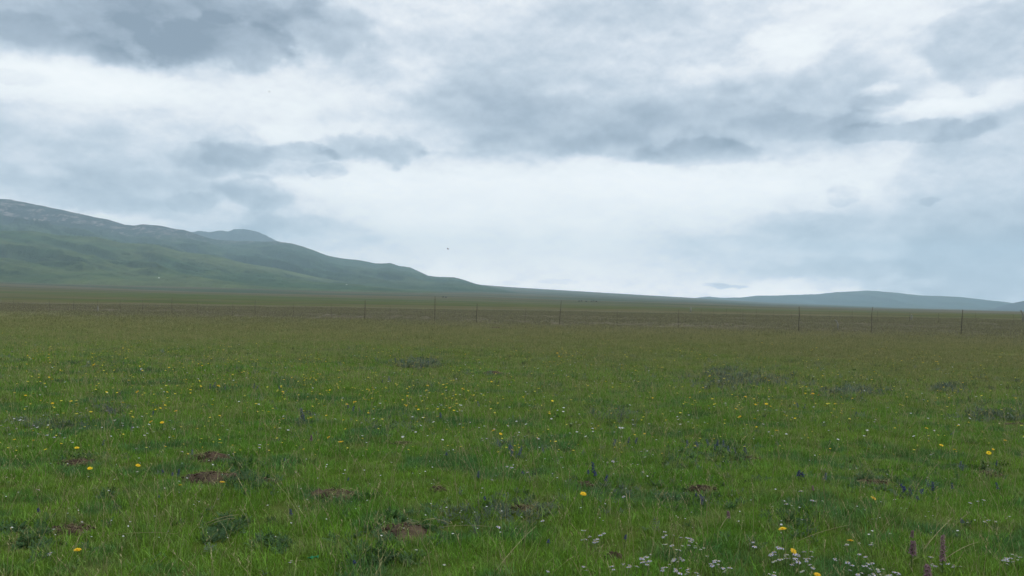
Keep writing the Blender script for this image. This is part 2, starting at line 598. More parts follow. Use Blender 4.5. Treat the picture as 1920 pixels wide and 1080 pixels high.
# ------------------------------------------------------------------ bare earth mounds (burrow spoil)
# photo x, y, width px, roundness, height, description
MOUNDS = [
    (395, 893, 92, 0.85, 0.055, 'largest bare brown earth patch, a leafy clump on its right edge', 'the largest bare earth patch'),
    (395, 853, 54, 0.8, 0.05, 'dark bare earth patch behind the largest one', 'the second-largest earth patch'),
    (496, 903, 38, 0.8, 0.035, 'small dark earth patch beside the leafy clump', 'the patch by the leafy clump'),
    (632, 926, 88, 0.8, 0.055, 'wide reddish-brown earth patch strewn with dry roots', 'the dry-rooted earth patch'),
    (756, 992, 84, 1.2, 0.05, 'deep brown earth patch with straw trailing off its right side', 'the deep straw-trailing patch'),
    (821, 917, 32, 0.8, 0.035, 'small round brown earth patch at mid field', 'the small round brown earth patch'),
    (978, 953, 64, 0.6, 0.03, 'half-overgrown dark earth patch with grey-green leaves', 'the half-overgrown earth patch'),
    (1096, 908, 30, 0.7, 0.035, 'tiny earth patch under the tall blue spike, a yellow daisy in front', 'the tiny earth patch'),
    (1318, 916, 62, 0.7, 0.045, 'black earth patch with blue flowers along its front edge', 'the black earth patch'),
    (1408, 861, 44, 0.5, 0.035, 'thin reddish earth patch at the end of the dark weed bed', 'the thin reddish earth patch'),
    (1640, 906, 70, 0.6, 0.025, 'faint brown worn patch thinly covered with grass', 'the faint brown worn patch'),
    (1908, 797, 46, 0.8, 0.06, 'dark earth patch cut by the picture edge, white blooms before it', 'the earth patch at the right edge'),
    (925, 698, 34, 0.7, 0.06, 'far reddish earth mound topped by one pale bloom', 'the far reddish earth mound'),
    (722, 708, 46, 0.6, 0.045, 'far low earth mound mixed with slate-blue flowers', 'the far slate-flowered mound'),
    (146, 867, 56, 0.7, 0.04, 'bare patch half hidden by leaves, a yellow daisy in front', 'the half-hidden bare patch'),
    (130, 992, 66, 0.8, 0.03, 'reddish dry patch nearest the lower left corner', 'the reddish dry patch'),
    (1850, 888, 44, 0.7, 0.03, 'brown worn patch beside a dark weed', 'the worn patch by a weed'),
    (1150, 1042, 30, 0.7, 0.02, 'tiny brown litter patch between two white aster drifts', 'the tiny brown litter patch'),
    (758, 832, 44, 0.6, 0.02, 'faded yellowish-brown dry patch with thin grass', 'the faded yellowish-brown dry patch'),
    (932, 614, 22, 0.7, 0.10, 'tiny dark mound far out near the fence', 'the tiny dark mound near the fence'),
]
mounds = []
for (px, py, w, rd_, h, desc, nm) in MOUNDS:
    h *= 0.85
    w *= 1.15
    p = place(px, py, h * 0.6)
    d = math.hypot(p.x, p.y)
    rx = w / F * d * 0.5
    mounds.append((p.x, p.y, rx * 1.08, rx * rd_ * 1.25, h))
    b = MB()
    N, K = 40, 12
    vs = [(0, 0, h)]
    sd = random.random() * 50
    for k in range(1, K + 1):
        t = k / K
        for i in range(N):
            q = 2 * math.pi * i / N
            e = 1 + 0.55 * mn.fractal(Vector((math.cos(q) * 1.3, math.sin(q) * 1.3, sd)), 0.8, 2, 4)
            x, y = rx * e * t * math.cos(q), rx * rd_ * 1.15 * e * t * math.sin(q)
            zz = h * (1 - t ** 1.7) + 0.020 * mn.fractal(Vector((x * 22, y * 22, sd)), 0.7, 2.0, 5) * (1 - t ** 4) + 0.012 * mn.noise(Vector((x * 70, y * 70, sd)))
            gz = float(zg(p.x + x, p.y + y)) - p.z
            vs.append((x, y, zz + gz - 0.018 * t ** 6 + 0.002))
    fs = [(0, 1 + i, 1 + (i + 1) % N) for i in range(N)]
    for k in range(K - 1):
        for i in range(N):
            a, c = 1 + k * N + i, 1 + k * N + (i + 1) % N
            fs.append((a, a + N, c + N, c))
    b.add(vs, fs)
    for _ in range(int(34 * min(1.6, rx / 0.12))):          # clods
        q, t = random.uniform(0, 6.28), math.sqrt(random.random())
        x, y = rx * t * math.cos(q), rx * rd_ * t * math.sin(q)
        s = random.uniform(0.004, 0.016)
        b.blob((x, y, h * (1 - t ** 1.7) + s * 0.3 + 0.004), (s, s * 0.9, s * 0.7), 5, 3, wob=0.35)
    r_ = b                                                  # dry roots and straw over the soil
    for _ in range(int(16 * min(2.2, rx / 0.10))):
        q, t = random.uniform(0, 6.28), math.sqrt(random.random()) * 0.95
        x, y = rx * t * math.cos(q), rx * rd_ * t * math.sin(q)
        a, L = random.uniform(0, 6.28), random.uniform(0.03, 0.11)
        z0 = h * (1 - t ** 1.7) + 0.012
        r_.tube([(x, y, z0), (x + L * .5 * math.cos(a), y + L * .5 * math.sin(a), z0 + random.uniform(0.004, 0.025)), (x + L * math.cos(a + .3), y + L * math.sin(a + .3), z0 - 0.004)], 0.0011, 3, mi=1)
    root = link('earth_mound', b.mesh('earth_mound', [M['soil'], M['straw']], True))
    root.location = p
    tag(root, desc, 'bare earth patch', 'bare earth patches thrown up by burrowing animals')


def in_mound(X, Y, k=1.0):
    m = np.zeros(np.shape(X), bool)
    for (mx, my, rx, ry, h) in mounds:
        m |= ((X - mx) / (rx * k)) ** 2 + ((Y - my) / (ry * k)) ** 2 < 1
    return m


# ------------------------------------------------------------------ what grows as a mass: instanced on points
def blade(b, x, y, L, w, lean, az, tone, segs=3, z0=-0.01):
    dx, dy = math.cos(az), math.sin(az)
    sx, sy = -math.sin(az + random.uniform(-.9, .9)), math.cos(az + random.uniform(-.9, .9))
    vs, fs = [], []
    for k in range(segs):
        t = k / segs
        hx = lean * t * t
        ww = w * (1 - t * 0.55) * 0.5
        cx, cy, cz = x + dx * L * hx, y + dy * L * hx, z0 + L * t * (1 - 0.35 * lean * t)
        vs += [(cx - sx * ww, cy - sy * ww, cz), (cx + sx * ww, cy + sy * ww, cz)]
    vs.append((x + dx * L * lean, y + dy * L * lean, z0 + L * (1 - 0.35 * lean)))
    for k in range(segs - 1):
        fs.append((2 * k, 2 * k + 1, 2 * k + 3, 2 * k + 2))
    fs.append((2 * segs - 2, 2 * segs - 1, 2 * segs))
    b.add(vs, fs, tone)


def seed_stalk(b, x, y, L, az, tone=0.97):
    dx, dy = math.cos(az), math.sin(az)
    ln = random.uniform(0.1, 0.5)
    P = [(x + dx * L * ln * t * t, y + dy * L * ln * t * t, L * t - 0.01) for t in (0, .4, .75, 1.0)]
    b.tube(P, [0.0012, 0.001, 0.0008, 0.0006], 3, tone, cap=False)
    for k in range(7):
        t = 0.78 + 0.22 * k / 7
        c = Vector((x + dx * L * ln * t * t, y + dy * L * ln * t * t, L * t - 0.01))
        q = random.uniform(0, 6.28)
        b.leaf(c, (math.cos(q), math.sin(q), 1.2), (math.cos(q), math.sin(q), -1), 0.014, 0.004, tone, droop=0)


def make_patch(n, rad_, Lr, w, segs, straw=0.03, stalks=0):
    b = MB()
    for _ in range(n):
        t = math.sqrt(random.random()) * rad_
        q = random.uniform(0, 6.28)
        x, y = t * math.cos(q), t * math.sin(q)
        L = random.uniform(*Lr) * (1.25 - 0.5 * t / rad_)
        tone = random.random() * 0.86 if random.random() > straw else 0.97
        blade(b, x, y, L, w * random.uniform(.45, 1.5), random.uniform(0.1, 0.95), random.uniform(0, 6.28), tone, segs)
    for _ in range(stalks):
        t = math.sqrt(random.random()) * rad_
        q = random.uniform(0, 6.28)
        seed_stalk(b, t * math.cos(q), t * math.sin(q), random.uniform(2.0, 3.2) * Lr[1], random.uniform(0, 6.28))
    return b


def make_rosette(n, L, w, lift=0.5):
    b = MB()
    for k in range(n):
        q = 2 * math.pi * k / n * 2.4 + random.uniform(-.3, .3)
        el = random.uniform(0.15, 1.1) * lift
        d = Vector((math.cos(q) * math.cos(el), math.sin(q) * math.cos(el), math.sin(el)))
        LL = L * random.uniform(.6, 1.15)
        base = Vector((random.uniform(-1, 1) * L * .35, random.uniform(-1, 1) * L * .35, 0))
        for s in range(4):                                   # pinnate leaflets along the leaf stalk
            c = base + d * LL * (0.35 + 0.2 * s)
            side = Vector((-d.y, d.x, 0)).normalized()
            for sg in (-1, 1):
                b.leaf(c, side * sg + d * 0.6, Vector((0, 0, 1)), w * (1.3 - .2 * s), w * 0.5, random.random(), droop=0.25)
        b.leaf(base + d * LL, d, (0, 0, 1), w * 1.1, w * .5, random.random())
    return b


def proto_collection(name, meshes):
    c = bpy.data.collections.new(name)           # never linked to the scene: only the source of the scatter
    for i, me in enumerate(meshes):
        o = bpy.data.objects.new(f'{name}_{i:02d}', me)
        c.objects.link(o)
    return c


def scatter(name, coll, nproto, P, scl, label, cat, tilt=0.12):
    n = len(P)
    me = bpy.data.meshes.new(name)
    me.vertices.add(n)
    me.vertices.foreach_set('co', np.asarray(P, np.float32).ravel())
    rot = np.stack([rng.normal(0, tilt, n), rng.normal(0, tilt, n), rng.uniform(0, 6.283, n)], -1)
    a = me.attributes.new('rot', 'FLOAT_VECTOR', 'POINT')
    a.data.foreach_set('vector', rot.astype(np.float32).ravel())
    a = me.attributes.new('scl', 'FLOAT', 'POINT')
    a.data.foreach_set('value', np.asarray(scl, np.float32))
    a = me.attributes.new('idx', 'INT', 'POINT')
    a.data.foreach_set('value', rng.integers(0, nproto, n).astype(np.int32))
    o = link(name, me)
    tag(o, label, cat, kind='stuff')
    g = bpy.data.node_groups.new(name, 'GeometryNodeTree')
    g.interface.new_socket('Geometry', in_out='INPUT', socket_type='NodeSocketGeometry')
    g.interface.new_socket('Geometry', in_out='OUTPUT', socket_type='NodeSocketGeometry')
    gi, go = g.nodes.new('NodeGroupInput'), g.nodes.new('NodeGroupOutput')
    ci = g.nodes.new('GeometryNodeCollectionInfo')
    ci.inputs['Collection'].default_value = coll
    ci.inputs['Separate Children'].default_value = True
    ci.inputs['Reset Children'].default_value = True
    ip = g.nodes.new('GeometryNodeInstanceOnPoints')
    ip.inputs['Pick Instance'].default_value = True

    def na(nm, ty):
        q = g.nodes.new('GeometryNodeInputNamedAttribute')
        q.data_type = ty
        q.inputs['Name'].default_value = nm
        return q.outputs[0]
    e2r = g.nodes.new('FunctionNodeEulerToRotation')
    L = g.links.new
    L(gi.outputs[0], ip.inputs['Points'])
    L(ci.outputs[0], ip.inputs['Instance'])
    L(na('idx', 'INT'), ip.inputs['Instance Index'])
    L(na('rot', 'FLOAT_VECTOR'), e2r.inputs[0])
    L(e2r.outputs[0], ip.inputs['Rotation'])
    L(na('scl', 'FLOAT'), ip.inputs['Scale'])
    L(ip.outputs[0], go.inputs[0])
    md = o.modifiers.new('scatter', 'NODES')
    md.node_group = g
    return o


def sector(n, r0, r1, half=38.0):
    r = np.sqrt(rng.uniform(r0 * r0, r1 * r1, n))
    a = rng.uniform(-R(half), R(half), n)
    return r * np.sin(a), r * np.cos(a)


def vnoise(X, Y, sc, seed):
    return np.array([mn.fractal(Vector((x / sc, y / sc, seed)), 0.8, 2.0, 3) for x, y in zip(X, Y)])


def pts(X, Y, dz=0.0):
    return np.stack([X, Y, zg(X, Y) + dz], -1)


gm = M['grass']
near_p = proto_collection('fine_tuft', [make_patch(130, 0.13, (0.025, 0.068), 0.0032, 3, 0.04, 0).mesh('tuft', gm) for _ in range(9)]
                          + [make_patch(110, 0.13, (0.04, 0.105), 0.0032, 3, 0.06, 1).mesh('tuft', gm) for _ in range(3)])
mid_p = proto_collection('mid_tuft', [make_patch(120, 0.26, (0.03, 0.09), 0.0065, 2, 0.06, 2).mesh('tuft', gm) for _ in range(9)])
far_p = proto_collection('far_tuft', [make_patch(110, 0.75, (0.06, 0.16), 0.020, 2, 0.08, 2).mesh('tuft', gm) for _ in range(8)])

X, Y = sector(19000, 3.0, 15.0)
dn = vnoise(X, Y, 0.45, 1.7)
keep = (~in_mound(X, Y, 0.95) | ((rng.uniform(0, 1, len(X)) < .13) & ~in_mound(X, Y, .3))) & (dn > -0.75)
X, Y, dn = X[keep], Y[keep], dn[keep]
scatter('near_grass', near_p, 12, pts(X, Y), rng.uniform(.6, 1.25, len(X)) * (1 + 0.45 * dn), 'short fine green grass of the nearest stretch of meadow', 'grass')
X, Y = sector(80000, 14.0, 68.0)
keep = ~in_mound(X, Y, 0.9) & (rng.uniform(0, 1, len(X)) < np.clip((68 - np.hypot(X, Y)) / 30, 0, 1))
X, Y = X[keep], Y[keep]
dn = vnoise(X, Y, 1.4, 4.1)
scatter('mid_grass', mid_p, 9, pts(X, Y), rng.uniform(.55, 1.2, len(X)) * (1 + 0.6 * dn), 'olive green grass of the meadow stretching back towards the fence', 'grass')
X, Y = sector(40000, 30.0, 200.0)
keep = rng.uniform(0, 1, len(X)) < np.clip((np.hypot(X, Y) - 30) / 35, 0, 1)
X, Y = X[keep], Y[keep]
dn = vnoise(X, Y, 6.0, 9.1)
scatter('far_grass', far_p, 8, pts(X, Y), rng.uniform(.6, 1.1, len(X)) * (1 + 0.4 * dn), 'brownish seeding grass around and beyond the fence', 'grass')

# herbs: dark leafy and grey-green
herb_p = proto_collection('herb_rosette', [make_rosette(random.randint(9, 14), 0.05, 0.016, 0.9).mesh('rosette', M['herb']) for _ in range(5)])
grey_p = proto_collection('grey_rosette', [make_rosette(random.randint(8, 12), 0.055, 0.012, 1.1).mesh('rosette', M['greyherb']) for _ in range(4)])
# photo centre, half width, half height, count, grey?
HERBS = [(465, 900, 48, 18, 110, 0), (513, 1017, 22, 10, 40, 0), (198, 929, 16, 8, 25, 0), (1262, 855, 45, 14, 90, 0), (1345, 845, 80, 20, 190, 0), (1366, 858, 30, 8, 60, 0),
         (978, 950, 60, 16, 110, 1), (880, 960, 60, 20, 60, 1), (440, 872, 60, 10, 50, 0), (1650, 895, 90, 20, 130, 0), (1820, 880, 60, 16, 80, 0), (1730, 925, 40, 10, 50, 0),
         (785, 682, 50, 8, 240, 1), (1390, 715, 90, 12, 420, 1), (1350, 700, 30, 10, 120, 1), (1600, 735, 60, 8, 160, 1), (955, 836, 60, 14, 80, 1), (740, 795, 70, 18, 120, 1), (1150, 778, 60, 10, 110, 1),
         (1860, 780, 70, 12, 180, 1), (568, 790, 30, 25, 50, 1), (150, 862, 60, 12, 60, 0), (640, 935, 60, 14, 50, 0), (760, 990, 70, 30, 70, 0), (1310, 935, 70, 12, 60, 0), (60, 1000, 80, 30, 70, 0),
         (700, 1040, 90, 30, 90, 0), (420, 985, 60, 20, 50, 0), (1500, 970, 60, 20, 50, 0), (1180, 900, 200, 50, 130, 1), (100, 795, 110, 10, 150, 1), (210, 765, 30, 10, 60, 1), (1780, 728, 40, 6, 90, 1)]
HD, HG = [], []
for (cx, cy, hw, hh, n, grey) in HERBS:
    for _ in range(n):
        px, py = random.gauss(cx, hw * .55), random.gauss(cy, hh * .6)
        p = place(px, py, 0.02)
        if p is None or bool(in_mound(np.array([p.x]), np.array([p.y]), 0.7)[0]):
            continue
        (HG if grey else HD).append(tuple(p))
X, Y = sector(2600, 3.2, 26.0)
HD += [tuple(v) for v in pts(X, Y) if mn.fractal(Vector((v[0] / 1.1, v[1] / 1.1, 3)), .8, 2, 3) > 0.10]
X, Y = sector(1600, 3.2, 26.0)
HG += [tuple(v) for v in pts(X, Y) if mn.fractal(Vector((v[0] / 1.3, v[1] / 1.3, 13)), .8, 2, 3) > 0.12]
scatter('leafy_undergrowth', herb_p, 5, np.array(HD), rng.uniform(.6, 1.25, len(HD)), 'low dark green leafy weeds among the grass and around bare patches', 'weeds', 0.3)
HGr = np.hypot(np.array(HG)[:, 0], np.array(HG)[:, 1])
scatter('grey_undergrowth', grey_p, 4, np.array(HG), rng.uniform(.6, 1.3, len(HG)) * np.clip(HGr / 9.0, 1, 1.9), 'low grey-green feathery herbs spreading in patches through the grass', 'weeds', 0.3)
# standing seed stalks
sk = []
for _ in range(6):
    b = MB()
    for k in range(3):
        seed_stalk(b, random.uniform(-.03, .03), random.uniform(-.03, .03), random.uniform(.16, .30), random.uniform(0, 6.28), random.choice((0.97, 0.8, 0.85)))
    sk.append(b.mesh('stalk', gm))
sk_p = proto_collection('seed_stalk', sk)
X, Y = sector(9000, 3.2, 40.0)
keep = rng.uniform(0, 1, len(X)) < np.clip(6.0 / np.hypot(X, Y), 0.25, 1)
X, Y = X[keep], Y[keep]
scatter('seeding_grass', sk_p, 6, pts(X, Y), rng.uniform(.6, 1.1, len(X)), 'thin pale seed stalks standing above the short grass', 'grass', 0.25)


# ------------------------------------------------------------------ flowers
def petals(b, n, r, w, z, tiltup=0.2, r0=0.15, jitter=0.15, droop=0.1, zt=Vector((0, 0, 1)), c=Vector((0, 0, 0))):
    for k in range(n):
        q = 2 * math.pi * k / n + random.uniform(-jitter, jitter)
        d = Vector((math.cos(q), math.sin(q), tiltup + random.uniform(-.1, .1)))
        b.leaf(c + Vector((math.cos(q) * r * r0, math.sin(q) * r * r0, z)), d, (0, 0, 1), r * (1 - r0) * random.uniform(.85, 1.1), w, random.random(), droop=droop)


def stem_mesh(h, lean, rad_=0.0016, leaves=4, L=0.03):
    b = MB()
    top = Vector((lean[0], lean[1], h))
    P = [Vector((0, 0, -0.01)), Vector((lean[0] * .2, lean[1] * .2, h * .45)), top]
    b.tube(P, [rad_ * 1.2, rad_, rad_ * .8], 4)
    for k in range(leaves):
        t = (k + .3) / (leaves + 1)
        q = k * 2.4 + random.random()
        c = Vector((lean[0] * .3 * t, lean[1] * .3 * t, h * t * .8))
        b.leaf(c, (math.cos(q), math.sin(q), .9), (0, 0, 1), L * random.uniform(.7, 1.2), L * .22, 0.5)
    return b


def daisy_proto(h, face):
    """yellow daisy: leafy stem, ray petals round a domed disc. face: which way and how far the head leans"""
    root = empty('yellow_daisy')
    lean = (face[0] * .02, face[1] * .02)
    link('stem', stem_mesh(h, lean, .0020, 5, .045).mesh('stem', M['stem']), None, root)
    b = MB()
    petals(b, 17, 0.023, 0.0075, 0, 0.16, .3, .1)
    petals(b, 13, 0.018, 0.007, 0.002, 0.35, .3, .2)
    rot = Vector((0, 0, 1)).rotation_difference(Vector((face[0], face[1], 1.0)).normalized())
    c = Vector((lean[0], lean[1], h))
    b.v = [tuple(rot @ Vector(v) + c) for v in b.v]
    hd = link('flower_head', b.mesh('flower_head', M['yellow']), None, root)
    b = MB()
    b.blob((0, 0, 0.002), (.0075, .0075, .005), 10, 6)
    b.v = [tuple(rot @ Vector(v) + c) for v in b.v]
    link('disc', b.mesh('disc', M['orange'], True), None, hd)
    return root


def aster_proto(h, face, mat, r=0.016, heads=1):
    root = empty('white_aster')
    lean = (face[0] * .015, face[1] * .015)
    link('stem', stem_mesh(h, lean, .0012, 3, .025).mesh('stem', M['stem']), None, root)
    b, b2 = MB(), MB()
    rot = Vector((0, 0, 1)).rotation_difference(Vector((face[0], face[1], 1.0)).normalized())
    c = Vector((lean[0], lean[1], h))
    petals(b, 11, r, r * .30, 0, 0.0, .25, .35, .35)
    b2.blob((0, 0, 0.001), (r * .3, r * .3, r * .16), 8, 4)
    for q in (b, b2):
        q.v = [tuple(rot @ Vector(v) + c) for v in q.v]
    hd = link('flower_head', b.mesh('flower_head', mat), None, root)
    link('disc', b2.mesh('disc', M['disc'], True), None, hd)
    return root


def bell_spike(name, h, mat, nb, rb, spread, col_from=0.35):
    """spike of small hooded bells around an upright stem"""
    root = empty(name)
    b = stem_mesh(h, (0.008, 0.004), .0022, 6, .035)
    link('stem', b.mesh('stem', M['stem']), None, root)
    b = MB()
    for k in range(nb):
        t = k / nb
        z = h * (col_from + (1 - col_from) * t)
        q = k * 2.4
        rr = spread * (1.1 - .7 * t)
        c = Vector((0.008 * z / h + math.cos(q) * rr * .3, 0.004 * z / h + math.sin(q) * rr * .3, z))
        d = Vector((math.cos(q), math.sin(q), .1))
        for j in (-1, 0, 1):
            dj = Vector((math.cos(q + j * .7), math.sin(q + j * .7), .35 - abs(j) * .4))
            b.leaf(c, dj, (0, 0, 1), rb * (1.15 - .45 * t), rb * .62, random.random(), droop=.5)
        b.blob(c + d * rb * .3, rb * .33, 5, 3)
    link('flower_head', b.mesh('flower_head', mat), None, root)
    return root


def buttercup_mesh(h, mat, r=0.009):
    b = MB()
    b.tube([(0, 0, -.01), (.006, .002, h * .5), (0, 0, h)], .001, 3, mi=1)
    petals(b, 6, r, r * .8, h, .35, .05)
    return b.mesh('small_flower', [mat, M['stem']])


def copy_tree(o, parent=None):
    c = o.copy()
    COL.objects.link(c)
    if parent is not None:
        c.parent = parent
    for ch in list(o.children):
        copy_tree(ch, c)
    return c


# landmarks that a label can point by, in photo pixels
LAND = [(m[0], m[1], m[6]) for m in MOUNDS] + [
    (587, 1046, 'the bright green scrap'), (1709, 1024, 'the stubby mauve spike'), (1768, 1025, 'the tall mauve spike'), (1367, 962, 'the pale mauve head'),
    (1115, 880, 'the tall blue spike'), (568, 778, 'the lone slate-blue spike'), (583, 817, 'the dusty pink head'), (1467, 992, 'the daisy over the aster drift'),
    (955, 838, 'the slate-blue clump'), (965, 1028, 'the long leaning dry stalk'), (1345, 845, 'the dark weed bed'), (790, 682, 'the far grey-green weed patch'),
    (1400, 715, 'the wide weed bed'), (60, 795, 'the pale drift at the left edge'), (415, 978, 'the fallen dry stalks'), (210, 765, 'the seed-head clump'),
    (1631, 932, 'the half-folded yellow daisy'), (1250, 1055, 'the bottom aster drift'), (1600, 1062, 'the aster drift in the bottom right'),
    (1726, 915, 'the scattered blue flowers'), (1500, 886, 'the row of blue heads'), (1030, 905, 'the open green sward'), (200, 700, 'the far yellow-flecked turf'),
]
LABELLED = []


def where(px, py, skip=None):
    best, bd = None, 1e9
    for (lx, ly, nm) in LAND:
        if abs(lx - px) + abs(ly - py) < 6:
            continue
        d = math.hypot(px - lx, (py - ly) * 2.0)
        if d < bd:
            best, bd = (lx, ly, nm), d
    dx, dy = px - best[0], (py - best[1]) * 2.0
    far = '' if bd < 110 else 'well '
    s = []
    if dy < -0.5 * abs(dx):
        s.append('behind')
    elif dy > 0.5 * abs(dx):
        s.append('in front')
    if dx < -0.5 * abs(dy):
        s.append('left')
    elif dx > 0.5 * abs(dy):
        s.append('right')
    t = ' and '.join(s) if len(s) == 2 else ('in front' if s == ['in front'] else ('behind' if s == ['behind'] else s[0]))
    j = ' of ' if t != 'behind' else ' '
    return far + t + j + best[2]


GROUPS = {'daisy': 'yellow daisies scattered through the meadow', 'aster': 'white and lilac asters in the grass', 'blue': 'blue and slate-blue flower spikes in the grass',
          'cup': 'tiny pale yellow flowers flecking the turf', 'mauve': 'dull mauve flower spikes near the bottom right', 'white': 'tiny white flowers in the turf'}


def put(proto, px, py, h, label, cat, grp, rz=None, s=1.0, tilt=0.0):
    p = place(px, py, h * s)
    if p is None:
        return None
    if proto.get('placed'):
        o = copy_tree(proto)
    else:
        o = proto
        proto['placed'] = 1
    o.location = p
    o.rotation_euler = (random.gauss(0, tilt), random.gauss(0, tilt), random.uniform(0, 6.28) if rz is None else rz)
    o.scale = (s, s, s)
    tag(o, label, cat, GROUPS[grp])
    LABELLED.append((o, px))
    return o


# --- yellow daisies: photo x, y of the head, relative size
DH = 0.13
daisy_ps = [daisy_proto(DH, f) for f in ((0.1, -.2), (-.3, -.1), (.3, -.3), (0, .15), (-.2, -.6))]
daisy_hand = {
    (1092, 924): 'bright yellow daisy standing alone before the tiny earth patch', (1467, 992): 'large yellow daisy above the aster drift, petals spread wide',
    (1631, 932): 'half-folded yellow daisy alone on green sward', (417, 904): 'yellow daisy on the front edge of the largest earth patch',
    (256, 873): 'yellow daisy with a whitish bloom just beneath it', (145, 1032): 'yellow daisy nearest the lower left corner',
    (338, 910): 'small yellow daisy left of the largest earth patch', (169, 878): 'yellow daisy before the half-hidden bare patch',
    (1592, 1014): 'flat lemon-tinged yellow daisy with a white aster beneath', (1480, 1030): 'drooping orange-yellow daisy amid the lilac aster drift',
    (1536, 1076): 'yellow daisy cut by the bottom edge', (930, 807): 'orange-yellow daisy, upper of a close pair behind the slate-blue clump',
    (938, 813): 'orange-yellow daisy, lower of a close pair behind the slate-blue clump', (821, 781): 'small orange daisy touching a dark blue spike',
}
DS = [(1092, 924, 1.15), (1467, 992, 1.15), (1631, 932, 1.0), (417, 904, 1.0), (256, 873, .95), (145, 1032, .95), (338, 910, .75), (169, 878, .95), (1592, 1014, .95), (1480, 1030, .85), (1536, 1076, .85), (930, 807, 1.1), (938, 813, .9), (821, 781, .9),
      (284, 791, 1.1), (307, 791, 1.1), (328, 771, 1.2), (140, 840, 1), (60, 826, .9), (619, 819, .9), (637, 829, 1), (505, 772, .7), (531, 734, .9), (572, 722, 1), (262, 734, 1.2), (411, 723, 1.2), (442, 717, 1), (99, 756, .9), (230, 755, 1), (179, 683, 1.2),
      (844, 765, 1.0), (665, 754, 1.3), (803, 723, 1.1), (781, 761, .8), (764, 760, .8), (1208, 813, .7), (642, 828, .8), (1766, 834, 1.0), (1789, 843, .8), (1855, 848, 1.1), (1886, 826, .9), (1799, 798, .9), (1738, 803, .9), (1456, 807, 1), (1388, 781, 1), (1376, 766, .9),
      (1438, 757, 1.2), (1416, 758, .9), (1465, 758, .8), (1398, 744, 1), (1525, 738, 1.3), (1535, 741, 1.1), (1569, 782, .8), (1593, 785, .7), (1566, 757, .8), (1816, 792, .7), (1432, 728, .9), (300, 765, .7), (1522, 732, 1.2), (875, 664, 1.3), (1045, 662, 1.5), (1020, 662, 1), (1048, 668, 1.2),
      (435, 722, 1.1), (425, 719, .9), (651, 758, 1), (1080, 724, .9), (1860, 842, .7), (690, 750, .7), (1295, 745, .8), (1420, 800, .6)]
for i, (x, y, s) in enumerate(DS):
    lab = daisy_hand.get((x, y)) or 'yellow daisy ' + where(x, y)
    put(daisy_ps[i % 5], x, y, DH, lab, 'daisy', 'daisy', rz=random.gauss(0, .6), s=s, tilt=.08)

